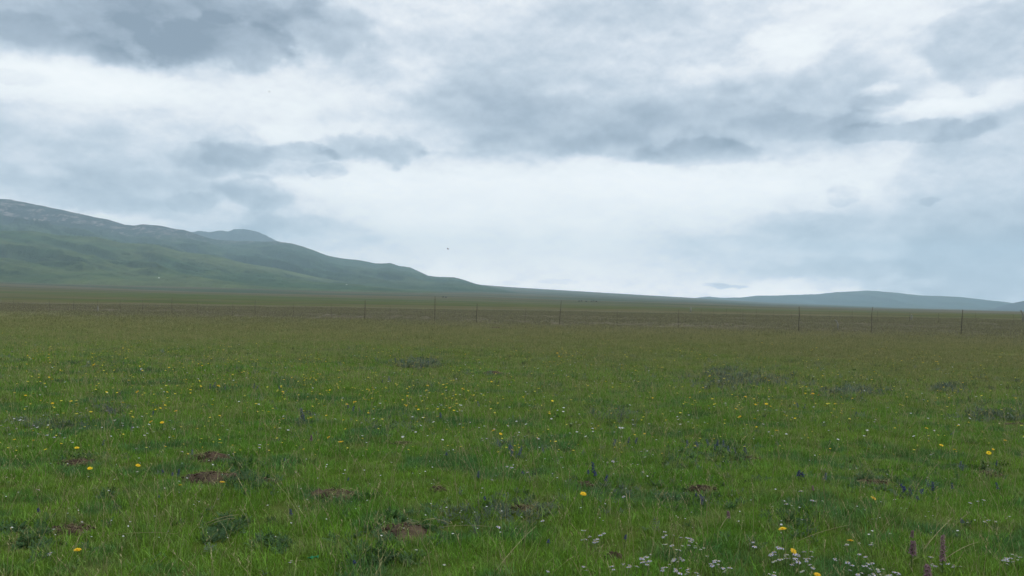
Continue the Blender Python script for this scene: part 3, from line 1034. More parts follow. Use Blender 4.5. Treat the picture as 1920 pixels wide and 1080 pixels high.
# --- asters
AH = 0.085
aster_ps = [aster_proto(AH, (0, -.1), M['lilac'], .015), aster_proto(AH, (.15, -.2), M['lilac'], .017), aster_proto(AH, (-.25, 0), M['lilac'], .016),
            aster_proto(AH, (.1, 0.1), M['white'], .013), aster_proto(AH, (-.2, -.2), M['white'], .012)]
AS = [(1100, 994, 0), (1098, 1011, 1), (1128, 1001, 1), (1117, 1009, 0), (1113, 1016, 2), (1122, 1015, 1), (1092, 1062, 1), (1152, 1067, 1), (1174, 1058, 1), (1180, 1062, 0), (1243, 996, 0), (1250, 1002, 1), (1275, 1006, 1), (1263, 1023, 2), (1025, 1070, 2), (932, 985, 1), (1019, 974, 1), (971, 990, 3),
      (1210, 1047, 0), (1204, 1045, 1), (1216, 1043, 2), (1207, 1054, 1), (1213, 1058, 0), (1251, 1062, 1), (1256, 1058, 0), (1247, 1067, 1), (1260, 1065, 2), (1267, 1047, 1), (1275, 1045, 0), (1283, 1048, 2), (1255, 1025, 3), (1247, 1020, 3), (1270, 1030, 4),
      (1292, 1013, 1), (1289, 1020, 2), (1297, 1007, 0), (1300, 1017, 3), (1303, 1024, 3), (1313, 1030, 4), (1322, 1043, 3), (1340, 1060, 1), (1351, 1052, 0), (1357, 1064, 1), (1337, 1057, 0), (1361, 1070, 4), (1294, 1068, 2), (1288, 1072, 0), (1302, 1074, 1), (1414, 1025, 1), (1449, 1035, 1), (1447, 1041, 2), (1455, 1033, 1), (1462, 1026, 1), (1473, 1042, 4), (1472, 1040, 3), (1488, 1047, 2), (1494, 1051, 1), (1484, 1058, 0), (1493, 1038, 1), (1510, 1035, 1), (1518, 1047, 1), (1514, 1050, 2), (1508, 1070, 3), (1449, 1077, 0), (1523, 1063, 1), (1440, 1075, 4), (1450, 1052, 4), (1470, 1048, 3), (1477, 1047, 2),
      (1598, 1060, 0), (1618, 1060, 1), (1622, 1063, 2), (1614, 1039, 1), (1569, 1047, 1), (1575, 1050, 4), (1642, 1064, 3), (1616, 1075, 1), (1610, 1077, 2), (1636, 1075, 0), (1655, 1067, 3), (1640, 1078, 1), (1588, 1020, 3), (1592, 1021, 0), (1636, 1018, 3), (1681, 1074, 1), (1686, 1077, 2), (1678, 1072, 0), (1752, 1056, 1), (1757, 1060, 0), (1787, 1060, 1), (1790, 1063, 0), (1744, 1042, 3), (1765, 1050, 2), (1891, 1051, 1), (1896, 1045, 0), (1902, 1053, 1), (1908, 1043, 2), (1917, 1045, 0), (1910, 1050, 3), (1887, 1056, 4), (1900, 1038, 3),
      (1502, 921, 1), (1498, 919, 0), (1524, 937, 0), (1532, 939, 3), (1540, 938, 3), (1475, 945, 1), (1451, 948, 4), (1503, 974, 0), (1838, 939, 1), (1843, 937, 0), (1818, 942, 0), (1850, 974, 0), (1856, 975, 1), (1862, 976, 3), (1846, 976, 4), (1771, 785, 1), (1788, 787, 1), (1629, 792, 1), (1637, 790, 0), (1744, 852, 0), (1750, 850, 3), (1681, 937, 3), (1735, 968, 4), (1816, 978, 3),
      (865, 770, 1), (923, 899, 0), (932, 877, 3), (953, 873, 0), (960, 876, 1), (968, 880, 4), (991, 885, 1), (988, 816, 0), (1044, 868, 3), (1051, 857, 1), (1033, 860, 3), (1149, 862, 1), (1157, 865, 0), (1141, 866, 3), (1198, 870, 4), (1208, 842, 0), (1214, 845, 3), (1204, 846, 1), (1144, 923, 3), (1173, 928, 0), (731, 866, 3), (831, 1058, 4), (780, 1030, 3), (1088, 796, 1), (1200, 800, 3), (985, 568, 3),
      (232, 797, 1), (252, 801, 0), (145, 771, 1), (150, 773, 0), (259, 840, 1), (340, 846, 1), (353, 851, 0), (428, 852, 0), (308, 804, 1), (322, 802, 3), (330, 803, 0), (69, 918, 1), (97, 1036, 1), (92, 1040, 3), (545, 1052, 0), (541, 1054, 1), (488, 833, 0), (484, 838, 1), (90, 815, 1), (100, 819, 0), (132, 826, 1), (137, 828, 3), (257, 884, 3), (10, 790, 0), (22, 793, 1), (3, 797, 1), (45, 788, 3), (62, 797, 0), (78, 794, 1), (15, 801, 3), (33, 803, 0), (108, 812, 0),
      (520, 698, 0), (812, 758, 1), (820, 762, 0), (828, 759, 1), (835, 764, 3), (790, 741, 1), (800, 739, 3), (917, 808, 3), (925, 803, 0), (912, 822, 1), (905, 826, 0), (960, 716, 1), (1170, 722, 3), (995, 750, 1), (1001, 748, 0), (1290, 790, 3), (1306, 783, 1), (1298, 793, 0), (60, 803, 3), (1670, 1000, 3), (1212, 855, 3), (1186, 838, 4)]
_more = [(x + random.gauss(0, 9), y + random.gauss(0, 4), random.choice((0, 1, 2, 3))) for (x, y, k) in AS if y > 1000 and 1080 < x]
AS = AS + [m_ for m_ in _more if m_[1] < 1085][:90]
for i, (x, y, k) in enumerate(AS):
    if y < 600:
        continue
    kind = 'lilac-white aster ' if k < 3 else 'small white aster '
    s = random.uniform(.65, 1.05) * (.95 if y > 960 else 1.1)
    put(aster_ps[k], x, y, AH, kind + where(x, y), 'aster', 'aster', s=s, tilt=.12)

# --- blue spikes
blue_ps = [bell_spike('blue_spike', .12, M['blue'], 12, .013, .012, .45), bell_spike('blue_spike', .12, M['blue'], 8, .014, .014, .7), bell_spike('blue_spike', .12, M['slate'], 12, .014, .014, .4)]
BS = [(1115, 872, 0, 1.5), (1106, 884, 1, 1.0), (1117, 886, 1, 1.0), (1133, 891, 0, 1.0), (897, 883, 0, 1.0), (914, 934, 1, .9), (948, 928, 1, .8), (984, 884, 1, .8), (1176, 822, 0, 1.1), (1189, 822, 0, 1.1), (1150, 824, 2, 1.1), (1170, 1007, 1, .85), (1027, 1012, 1, .7), (668, 1049, 1, .7), (1164, 778, 0, .9), (647, 897, 1, .7),
      (900, 754, 2, 1.2), (827, 774, 0, 1.3), (1021, 841, 2, .9), (839, 850, 1, .9), (936, 826, 2, 1.2), (942, 832, 2, 1.0), (955, 832, 2, 1.2), (964, 836, 2, 1.3), (972, 842, 2, 1.1), (959, 846, 2, 1.0), (977, 838, 2, .9), (968, 849, 2, .9),
      (2, 881, 1, 1.0), (75, 956, 1, .95), (547, 955, 0, .85), (312, 882, 1, .8), (333, 883, 0, 1), (328, 887, 1, .8), (286, 771, 0, 1.0), (299, 929, 1, .6), (474, 721, 0, 1.4), (479, 724, 2, 1.2), (525, 725, 0, 1.1), (394, 722, 0, 1.4), (400, 718, 2, 1.5), (420, 725, 2, 1.1), (536, 861, 1, .7), (568, 770, 2, 1.9), (571, 778, 2, 1.4), (191, 827, 2, .9), (245, 800, 2, .9), (360, 845, 2, .8),
      (1499, 884, 1, 1.1), (1506, 886, 1, 1.2), (1514, 886, 1, 1.1), (1545, 888, 2, 1.0), (1704, 909, 0, 1.2), (1700, 915, 1, 1.0), (1712, 918, 0, 1.0), (1726, 920, 1, 1.1), (1750, 908, 0, 1.2), (1742, 902, 2, 1.0), (1722, 931, 1, .9), (1787, 908, 0, .9), (1875, 908, 0, 1.0), (1311, 932, 0, 1.0), (1322, 930, 1, 1.0), (1303, 927, 1, .8), (1343, 827, 0, 1.1), (1332, 826, 2, 1.1), (1398, 836, 0, 1.2), (1359, 828, 2, 1.1), (1401, 843, 2, 1.0),
      (1601, 773, 0, 1.1), (1498, 756, 2, 1.2), (1506, 759, 2, 1.1), (1816, 972, 1, .9), (1799, 867, 2, 1.1), (1803, 874, 2, .9), (1865, 865, 0, .9), (1779, 808, 2, .9), (1290, 828, 2, 1.1), (1300, 830, 2, 1.0), (1369, 838, 2, 1.1), (1312, 829, 2, 1), (1380, 842, 2, 1), (728, 706, 2, 1.3), (733, 711, 2, 1.2), (717, 712, 2, 1.1), (655, 757, 0, 1.3), (661, 762, 2, 1.2), (678, 765, 0, 1.0), (1370, 700, 2, 1.5), (1355, 697, 2, 1.4), (1390, 710, 2, 1.3), (1410, 714, 2, 1.4), (1425, 712, 2, 1.2), (1440, 715, 2, 1.3), (1460, 717, 2, 1.2), (1475, 714, 2, 1.3),
      (745, 672, 2, 1.6), (752, 674, 2, 1.4), (775, 683, 2, 1.4), (790, 684, 2, 1.5), (765, 677, 2, 1.3), (808, 677, 2, 1.4), (816, 674, 2, 1.3), (1795, 730, 2, 1.4), (1804, 728, 2, 1.2), (1785, 729, 2, 1.2), (1340, 835, 2, 1), (1420, 719, 2, 1.2), (205, 763, 2, 1.2), (212, 767, 2, 1.1), (204, 770, 2, 1), (216, 770, 2, 1)]
blue_hand = {(1115, 872): 'tallest deep blue spike, behind the tiny earth patch', (568, 770): 'lone tall slate-blue spike in open grass', (1170, 1007): 'violet-blue head between two white aster drifts',
             (827, 774): 'dark blue spike with a small orange daisy at its foot', (547, 955): 'small deep blue head alone beneath the reddish-brown earth patch'}
for (x, y, k, s) in BS:
    lab = blue_hand.get((x, y)) or (('deep blue flower head ' if k < 2 else 'slate-blue flower spike ') + where(x, y))
    put(blue_ps[k], x, y, .10, lab, 'blue flower', 'blue', s=s * .88, tilt=.22)

# --- mauve spikes
mv_ps = [bell_spike('mauve_spike', .13, M['mauve'], 22, .015, .016, .55), bell_spike('mauve_spike', .20, M['mauve'], 40, .014, .014, .35)]
for (x, y, k, s, lab) in [(1709, 1017, 0, 1.25, 'stubby mauve flower spike beside the tall one'), (1768, 1007, 1, 1.1, 'tall thin mauve spike rising in two tiers'), (1741, 1062, 0, 1.3, 'reddish mauve spike cut by the bottom edge'),
                          (1367, 960, 0, .8, 'pale mauve head on a slanting stalk'), (583, 817, 0, .9, 'dusty pink flower head in open grass'), (1525, 912, 0, .6, 'small dark reddish head behind a white aster'),
                          (1709, 996, 0, .7, 'faded mauve spike just behind the stubby one')]:
    put(mv_ps[k], x, y, .12 if k == 0 else .19, lab, 'mauve flower', 'mauve', s=s)

# --- tiny flecks: 300 nearest-looking as things, the rest of them one carpet
cup_me = [buttercup_mesh(.11, M['lemon'], .0105) for _ in range(3)] + [buttercup_mesh(.11, M['yellow'], .0115) for _ in range(1)]
wht_me = [buttercup_mesh(.08, M['white'], .009) for _ in range(2)]


def fleck_spots(n, ymax, dens):
    out = []
    while len(out) < n:
        y = 622 + (ymax - 622) * random.random() ** 1.7
        x = random.uniform(-40, 1960)
        if random.random() < dens(x, y):
            out.append((x, y))
    return out


def cup_dens(x, y):
    d = 0.25
    for cx, cy, rx, ry, w in ((220, 675, 260, 38, 1.0), (560, 690, 200, 30, .5), (900, 665, 220, 14, 1.0), (1180, 675, 250, 26, .6), (1500, 690, 250, 30, .35), (1820, 690, 160, 40, .4), (820, 735, 260, 30, .5), (1440, 750, 140, 22, .5), (650, 715, 60, 16, .8)):
        d += w * math.exp(-((x - cx) / rx) ** 2 - ((y - cy) / ry) ** 2)
    return min(1, d) * (1 if y > 640 else .35)


spots = fleck_spots(3200, 850, lambda x, y: cup_dens(x, y) * (0.15 + 1.6 * max(0, .25 + mn.noise(Vector((x / 55, y / 13, 2))))))
spots.sort(key=lambda s: -s[1])
n_cup = 0
rest_c = []
for (x, y) in spots:
    p = place(x, y, .11)
    if p is None or abs(x - 960) > 960:
        if p is not None:
            rest_c.append(tuple(p))
        continue
    if n_cup < 290:
        o = link('pale_yellow_flower', random.choice(cup_me))
        o.location = p
        o.rotation_euler = (random.gauss(0, .15), random.gauss(0, .15), random.uniform(0, 6.28))
        sc_ = random.uniform(.55, 1.35)
        o.scale = (sc_,) * 3
        tag(o, 'tiny pale yellow flower ' + where(x, y), 'small flower', GROUPS['cup'])
        LABELLED.append((o, x))
        n_cup += 1
    else:
        rest_c.append(tuple(p))
cup_p = proto_collection('fleck', [me for me in cup_me])
rest_c = np.array(rest_c)
scatter('yellow_ground_cover', cup_p, 4, rest_c, rng.uniform(1.0, 1.9, len(rest_c)), 'pale yellow bloom flecking the distant turf too fine to count', 'flowers', .2)
wsp = fleck_spots(1000, 1000, lambda x, y: min(1, .3 + .8 * math.exp(-((x - 60) / 130) ** 2 - ((y - 792) / 22) ** 2) + .5 * math.exp(-((x - 980) / 300) ** 2 - ((y - 830) / 60) ** 2) + .5 * math.exp(-((x - 1100) / 260) ** 2 - ((y - 700) / 20) ** 2)) * (.5 if y < 660 else 1))
wsp.sort(key=lambda s: -s[1])
n_w, rest_w = 0, []
for (x, y) in wsp:
    p = place(x, y, .08)
    if p is None:
        continue
    if n_w < 280 and 0 < x < 1920:
        o = link('tiny_white_flower', wht_me[n_w % 2])
        o.location = p
        o.rotation_euler = (random.gauss(0, .2), random.gauss(0, .2), random.uniform(0, 6.28))
        s_ = random.uniform(.5, 1.0)
        o.scale = (s_,) * 3
        tag(o, 'tiny white flower ' + where(x, y), 'small flower', GROUPS['white'])
        LABELLED.append((o, x))
        n_w += 1
    else:
        rest_w.append(tuple(p))
rest_w = np.array(rest_w)
scatter('white_ground_cover', proto_collection('white_fleck', wht_me), 2, rest_w, rng.uniform(1.2, 2.1, len(rest_w)), 'whitish bloom flecking the distant turf too fine to count', 'flowers', .2)


# tell apart the few that would share a label, by their order from left to right
by = {}
for o, x in LABELLED:
    by.setdefault(o['label'], []).append((x, o))
NUM = ['', '', 'two', 'three', 'four', 'five', 'six', 'seven']
ORD = ['leftmost', 'second', 'third', 'fourth', 'fifth', 'sixth']
for lab, ls in by.items():
    n = len(ls)
    if 2 <= n <= 7:
        ls.sort(key=lambda q: q[0])
        for i, (x, o) in enumerate(ls):
            t = ('rightmost' if i == n - 1 else ORD[i]) + ' of ' + NUM[n]
            l2 = t + ': ' + lab
            if len(l2.split()) <= 16:
                o['label'] = l2

# ------------------------------------------------------------------ loose dry stalks lying or leaning, in photo pixels with heights
def stalk(pa, ha, pb, hb, label, rad_=.0016, mid=.012, mat='straw'):
    a, c = place(*pa, ha), place(*pb, hb)
    a = a + Vector((0, 0, ha))
    c = c + Vector((0, 0, hb))
    m_ = (a + c) / 2 + Vector((0, 0, mid))
    o0 = a.copy()
    b = MB()
    b.tube([a - o0, (a - o0) * .5 + (m_ - o0) * .5 + Vector((0, 0, mid * .3)), m_ - o0, (c - o0) * .5 + (m_ - o0) * .5 + Vector((0, 0, mid * .3)), c - o0], [rad_, rad_, rad_ * .9, rad_ * .8, rad_ * .5], 5)
    o = link('dry_stalk', b.mesh('dry_stalk', M[mat], True))
    o.location = o0
    tag(o, label, 'dry stalk', 'long dry grass stalks')


stalk((929, 1070), .03, (1005, 986), .10, 'long pale stalk leaning across the grass, bottom centre')
stalk((385, 982), .05, (448, 965), .07, 'uppermost of the fallen pale stalks in front of the largest earth patch', .002)
stalk((392, 985), .04, (440, 972), .07, 'middle one of the fallen pale stalks crossing each other', .0018)
stalk((380, 968), .09, (372, 990), .03, 'short stalk standing over the fallen ones at their left end')
stalk((305, 941), .03, (326, 919), .09, 'thin stalk slanting right in grass left of the fallen stalks')
stalk((422, 900), .03, (446, 882), .10, 'straight pale stalk rising from the largest earth patch, touching a daisy', .002)
stalk((448, 953), .09, (467, 979), .03, 'pale stalk bending down to the right above the fallen ones')
stalk((216, 1003), .05, (332, 1001), .07, 'long level pale stalk right of the reddish dry patch', .0012)
stalk((1732, 1031), .05, (1785, 972), .13, 'yellow-green stalk arching towards the right above the mauve spikes', .0020)
stalk((1772, 1048), .06, (1835, 1016), .11, 'pale grass stalk leaning right from the tall mauve spike', .0018)
stalk((1347, 998), .02, (1366, 968), .10, 'stiff pale stalk carrying the pale mauve head', .0020)
stalk((1785, 833), .02, (1791, 801), .10, 'slanting straw stalk behind a yellow daisy, right of centre', .0022)
stalk((1144, 965), .02, (1144, 925), .10, 'upright thin stalk right of the lone bright yellow daisy')
stalk((820, 989), .06, (925, 988), .07, 'level pale stalk running right from the deep brown earth patch', .0012)
stalk((1495, 1015), .05, (1590, 985), .11, 'fine pale stalk arching right above the aster drift', .0014)
stalk((1545, 1035), .04, (1548, 1012), .10, 'brown dry stalk standing behind the yellow daisy at the bottom', .0024)
stalk((825, 975), .04, (790, 978), .06, 'dry straw lying by the deep brown earth patch', .0018)
stalk((846, 983), .04, (800, 972), .05, 'second straw lying behind the deep brown earth patch', .0016)
stalk((195, 815), .03, (196, 787), .12, 'yellowish upright stalk behind small white blooms, left side', .0020)
stalk((68, 828), .03, (74, 812), .10, 'short straw stalk at the far left beside a yellow daisy', .0018)

# green scrap of plastic film
p = place(587, 1046, .05)
b = MB()
nx, ny = 9, 5
vs = [((i / (nx - 1) - .5) * .06, (j / (ny - 1) - .5) * .022, .05 + .006 * math.sin(i * 1.3 + j) + .004 * random.random() + .004 * i / nx) for j in range(ny) for i in range(nx)]
fs = [(j * nx + i, j * nx + i + 1, (j + 1) * nx + i + 1, (j + 1) * nx + i) for j in range(ny - 1) for i in range(nx - 1)]
b.add(vs, fs)
o = link('plastic_scrap', b.mesh('plastic_scrap', M['plastic'], True))
sm = o.modifiers.new('thickness', 'SOLIDIFY')
sm.thickness = .0008
o.location = p
o.rotation_euler = (0, 0, .3)
tag(o, 'crumpled bright green scrap of film caught in the grass near the bottom', 'litter')


# ------------------------------------------------------------------ fence
def fence(name, posts, wires, label, group=None, rad0=.030, mat='wood', wire_h=(.25, .55, .85, 1.15)):
    """posts: (photo x, base y, height, lean)"""
    P = [place(x, y, .06) for x, y, h, l in posts]
    root = empty(name, P[len(P) // 2])
    org = root.location.copy()
    tag(root, label, 'fence', group)
    tops = []
    for (x, y, h, l), q in zip(posts, P):
        b = MB()
        k = l * h
        rad_ = rad0 * (.9 if h > 1.5 else .5) * random.uniform(.8, 1.15)
        kx = random.uniform(-.03, .03)
        pp = [Vector((0, 0, -.15)), Vector((k * .25 + kx, 0, h * .3)), Vector((k * .6 - kx, .01, h * .65)), Vector((k, 0, h))]
        b.tube(pp, [rad_ * 1.1, rad_, rad_ * .95, rad_ * .8], 7)
        if random.random() < .5:                       # nail plate / knot where the wire is tied
            b.blob((k * .9, 0, h * .88), (rad_ * 1.5, rad_ * 1.4, rad_ * .9), 6, 4, wob=.2)
        o = link('post', b.mesh('post', M[mat], True), None, root)
        o.location = q - org
        tops.append((q, k, h))
    b = MB()
    for wh in wires:
        for (q1, k1, h1), (q2, k2, h2) in zip(tops, tops[1:]):
            a = q1 + Vector((k1 * wh / h1, -.05, min(wh, h1)))
            c = q2 + Vector((k2 * wh / h2, -.05, min(wh, h2)))
            m_ = (a + c) / 2 - Vector((0, 0, .04))
            b.tube([a - org, m_ - org, c - org], .0015, 4)
    if wires:
        link('wire', b.mesh('wire', M['wire']), None, root)
    return root


def fy(x, d_):     # base y in photo of a point on the fence line
    return horizon(x) + d_


fp = []
for x, h, l in [(-80, 1.4, 0), (-20, 1.4, 0), (25, 1.3, 0), (93, 1.4, .0), (138, 1.3, 0), (182, 1.35, .02), (225, 1.3, 0), (267, 1.4, 0), (322, 1.7, 0), (370, 1.4, 0), (436, 1.35, .0), (478, 1.6, 0), (549, 1.4, .05), (622, 1.4, -.05), (684, 1.75, 0), (731, 1.35, 0), (815, 2.1, 0), (893, 1.55, .03), (984, 1.3, .05), (1049, 1.95, .06), (1157, 1.25, 0), (1272, 1.4, 0), (1393, 1.4, 0), (1498, 1.75, 0), (1633, 1.75, .06), (1802, 1.65, .06), (1975, 1.6, 0), (2150, 1.6, 0)]:
    t = (x - 960) / F
    Yd = 60.3 / (1 + .475 * t)
    fp.append((x, horizon(x) + F * 1.36 / Yd, h, l))
fence('wire_fence', fp, (.25, .55, .85, 1.15), 'long wire fence of thin dark posts crossing the whole meadow')
# farther fence, right side
fp2 = []
for x in (1315, 1338, 1362, 1388, 1418, 1450, 1484, 1520, 1556, 1598, 1645, 1705, 1760, 1830, 1900, 1975):
    t = (x - 960) / F
    Yd = 150.0 / (1 + .95 * t)
    fp2.append((x, horizon(x) + F * 1.3 / Yd, random.uniform(1.2, 1.5), random.uniform(-.03, .03)))
fence('wire_fence', fp2, (.4, .8, 1.15), 'farther wire fence with small close-set posts, behind the long one on the right', rad0=.030)

for (x, y0, y1, lab, m_, tx) in [(183, 584, 575, 'short white stake standing far left behind the long fence', 'concrete', 0), (1295, 585, 577, 'short white stake standing right of centre beyond the long fence', 'concrete', 0),
                                (1709, 600, 592, 'short pale stake between two dark posts on the right', 'palewood', 0), (1571, 616, 601, 'bent pale stick leaning left between two fence posts', 'palewood', -5),
                                (1918, 603, 586, 'pale-topped stake at the far right edge beside the fence', 'palewood', -3)]:
    q = place(x, y0, .08)
    d = math.hypot(q.x, q.y)
    h = (y0 - y1) / F * d + .08
    L_ = tx / F * d
    b = MB()
    rr = 1.3 / F * d
    b.tube([(0, 0, -.1), (0, 0, h * .55), (L_ * .45, 0, h * .86), (L_, 0, h)], [rr, rr, rr * .9, rr * .6], 7)
    b.blob((L_, 0, h), (rr * .9, rr * .9, rr * .8), 7, 4)
    o = link('stake', b.mesh('stake', M[m_], True))
    o.location = q
    tag(o, lab, 'stake')


# ------------------------------------------------------------------ far things
def yak_mesh():
    b = MB()
    # trunk: sections along x (head at +x): x, z centre, half width, half height
    secs = [(-1.05, .95, .10, .12), (-.95, 1.0, .30, .36), (-.6, .98, .38, .46), (-.1, .98, .42, .50), (.4, 1.08, .42, .56), (.75, 1.12, .34, .48), (1.0, 1.0, .22, .30), (1.2, .80, .17, .22), (1.42, .58, .14, .17), (1.6, .42, .09, .10)]
    n = 12
    vs, fs = [], []
    for (x, z, w, h) in secs:
        for k in range(n):
            q = 2 * math.pi * k / n
            zz = z + h * math.sin(q)
            vs.append((x, w * math.cos(q), zz))
    for i in range(len(secs) - 1):
        for k in range(n):
            fs.append((i * n + k, i * n + (k + 1) % n, (i + 1) * n + (k + 1) % n, (i + 1) * n + k))
    fs += [tuple(range(n)), tuple(range((len(secs) - 1) * n, len(secs) * n))[::-1]]
    b.add(vs, fs)
    for x in (-.78, .62):
        for y in (-.22, .22):
            b.tube([(x, y, .85), (x - .06, y, .45), (x, y, .22), (x + .02, y, 0)], [.15, .10, .07, .085], 8)
    b.tube([(-1.02, 0, 1.15), (-1.16, 0, .9), (-1.15, 0, .45)], [.05, .07, .13], 6)
    for s in (-1, 1):
        b.tube([(1.28, s * .12, .86), (1.3, s * .34, .95), (1.34, s * .38, 1.15)], [.04, .03, .01], 5)
    return b.mesh('yak', M['yak'], True)


ym = yak_mesh()
yl = {0: 'dark yak alone, grazing far off between the two tallest fence posts', 1: 'dark yak at the left end of the far herd', 2: 'second dark yak from the left in the far herd', 3: 'dark yak in the middle gap of the far herd', 4: 'dark yak grazing right of the herd gap', 5: 'dark yak at the right end of the far herd', 6: 'dark yak half behind another right of the herd middle', 7: 'dark yak second of a pair far left of the herd'}
for i, (x, y, a) in enumerate([(831, 558.0, .1), (1086, 565.6, .2), (1090.5, 565.4, 3.0), (1099, 566.0, -.3), (1109, 565.8, .2), (1118, 566.2, 2.9), (1113, 565.6, 0), (836, 558.2, 3.0)]):
    q = hit(x, y)
    if q is None:
        continue
    o = link('yak', ym)
    o.location = q
    o.rotation_euler = (0, 0, a)
    s_ = max(.9, min(1.5, 2.9 / F * q.length / 2.3))
    o.scale = (s_,) * 3
    tag(o, yl[i], 'yak', 'yaks grazing on the far plain')


def tent(px, py, s, label):
    q = hit(px, py)
    if q is None:
        return
    root = empty('white_tent', q, .3)
    b = MB()
    w, l, h = 2.2 * s, 3.0 * s, 2.3 * s
    vs = [(-l, -w, .9 * s), (l, -w, .9 * s), (l, w, .9 * s), (-l, w, .9 * s), (-l * .8, 0, h), (l * .8, 0, h)]
    b.add(vs, [(0, 1, 5, 4), (2, 3, 4, 5), (1, 2, 5), (3, 0, 4)])
    link('roof', b.mesh('roof', M['canvas']), None, root)
    b = MB()
    vs = [(x * .97, y * .97, z) for z in (-1.0, .9 * s) for (x, y) in ((-l, -w), (l, -w), (l, w), (-l, w))]
    b.add(vs, [(0, 1, 5, 4), (1, 2, 6, 5), (2, 3, 7, 6), (3, 0, 4, 7)])
    link('wall', b.mesh('wall', M['canvas']), None, root)
    tag(root, label, 'tent', 'white tents at the mountain foot')


tent(298, 521.5, .75, 'white tent speck low on the green foothills, the left one')
tent(650, 534, .85, 'white tent speck at the mountain foot, the right one')


def pole(px, py, h, label):
    q = hit(px, py)
    if q is None:
        return
    root = empty('power_pole', q)
    b = MB()
    b.tube([(0, 0, -1), (0, 0, h)], [.35, .22], 8)
    link('mast', b.mesh('mast', M['palewood']), None, root)
    b = MB()
    b.tube([(-2.2, 0, h - 1.2), (2.2, 0, h - 1.2)], .16, 6)
    b.tube([(-1.5, 0, h - 3.0), (1.5, 0, h - 3.0)], .14, 6)
    link('crossarm', b.mesh('crossarm', M['palewood']), None, root)
    tag(root, label, 'power pole', 'power poles on the far slope')


pole(1125, 558, 17, 'faint power pole on the far slope, the one nearer the mountains')
pole(1268, 563, 17, 'faint power pole on the far slope, the one nearer the far hills')


def bird(px, py, dist, s, label, flap):
    d = ray(px, py) * dist + Vector((0, 0, EYE))
    b = MB()
    b.tube([(-.20, 0, .0), (-.12, 0, .0), (0, 0, .01), (.12, 0, .02), (.17, 0, .025), (.21, 0, .02)], [.012, .035, .05, .04, .03, .008], 8)
    for sg in (-1, 1):
        vs = [(.08, sg * .03, .02), (-.08, sg * .03, .02), (.10, sg * .22, .02 + flap), (-.05, sg * .24, .02 + flap), (.02, sg * .48, .02 + flap * 1.1), (-.05, sg * .46, .015 + flap * 1.1)]
        vs += [(x, y, z - .006) for x, y, z in vs]
        b.add(vs, [(0, 1, 3, 2), (2, 3, 5, 4), (6, 8, 9, 7), (8, 10, 11, 9), (0, 2, 8, 6), (2, 4, 10, 8), (1, 7, 9, 3), (3, 9, 11, 5), (4, 5, 11, 10)])
    b.add([(-.18, -.02, 0), (-.18, .02, 0), (-.32, .06, 0), (-.32, -.06, 0), (-.18, -.02, -.006), (-.18, .02, -.006), (-.32, .06, -.006), (-.32, -.06, -.006)], [(0, 1, 2, 3), (7, 6, 5, 4), (0, 3, 7, 4), (1, 5, 6, 2), (3, 2, 6, 7)])
    o = link('flying_bird', b.mesh('flying_bird', M['feather'], True))
    o.location = d
    o.scale = (s,) * 3
    o.rotation_euler = (.1, 0, 2.8)
    tag(o, label, 'bird', 'birds in flight')


bird(840, 467, 120, .8, 'small dark bird flying low over the end of the mountain ridge', .10)
bird(505, 172, 190, .7, 'tiny dark bird high up under the grey clouds', .06)


# ------------------------------------------------------------------ haze
m, T, out = mat_new('haze')
pv = T.new('ShaderNodeVolumePrincipled')
pv.inputs['Color'].default_value = (0.60, 0.825, 0.98, 1)
pv.inputs['Density'].default_value = 9.5e-5
pv.inputs['Anisotropy'].default_value = 0.0
T.l.new(pv.outputs[0], out.inputs['Volume'])
b = MB()
H, Z0, Z1 = 14200.0, -6.0, 1150.0
b.add([(-H, -H, Z0), (H, -H, Z0), (H, H, Z0), (-H, H, Z0), (-H, -H, Z1), (H, -H, Z1), (H, H, Z1), (-H, H, Z1)],
      [(3, 2, 1, 0), (4, 5, 6, 7), (0, 1, 5, 4), (1, 2, 6, 5), (2, 3, 7, 6), (3, 0, 4, 7)])
haze = link('haze', b.mesh('haze', m))
tag(haze, 'thin bluish haze over the whole plain', 'haze', kind='stuff')

# ------------------------------------------------------------------ sky
W = bpy.data.worlds.new('World')
S.world = W
W.use_nodes = True
W.node_tree.nodes.clear()
T = NT(W.node_tree)
wo = T.new('ShaderNodeOutputWorld')
bg = T.new('ShaderNodeBackground')
SKY_K = 0.10
SUN_EL, SUN_AZ = R(42), R(72)          # azimuth clockwise from +Y (the view direction)
sky = T.new('ShaderNodeTexSky', sky_type='NISHITA')
sky.sun_disc = False
sky.sun_elevation = SUN_EL
sky.sun_rotation = SUN_AZ
sky.altitude = 3200
sky.air_density = 1.0
sky.dust_density = 1.0
tc = T.new('ShaderNodeTexCoord')
dirv = tc.outputs['Generated']
sep = T.new('ShaderNodeSeparateXYZ')
T.setin(sep.inputs[0], dirv)
az_ = T.math('ARCTAN2', sep.outputs[0], sep.outputs[1])
el_ = T.math('ARCSINE', sep.outputs[2])
cb = T.new('ShaderNodeCombineXYZ')
T.setin(cb.inputs[0], az_)
T.setin(cb.inputs[1], el_)
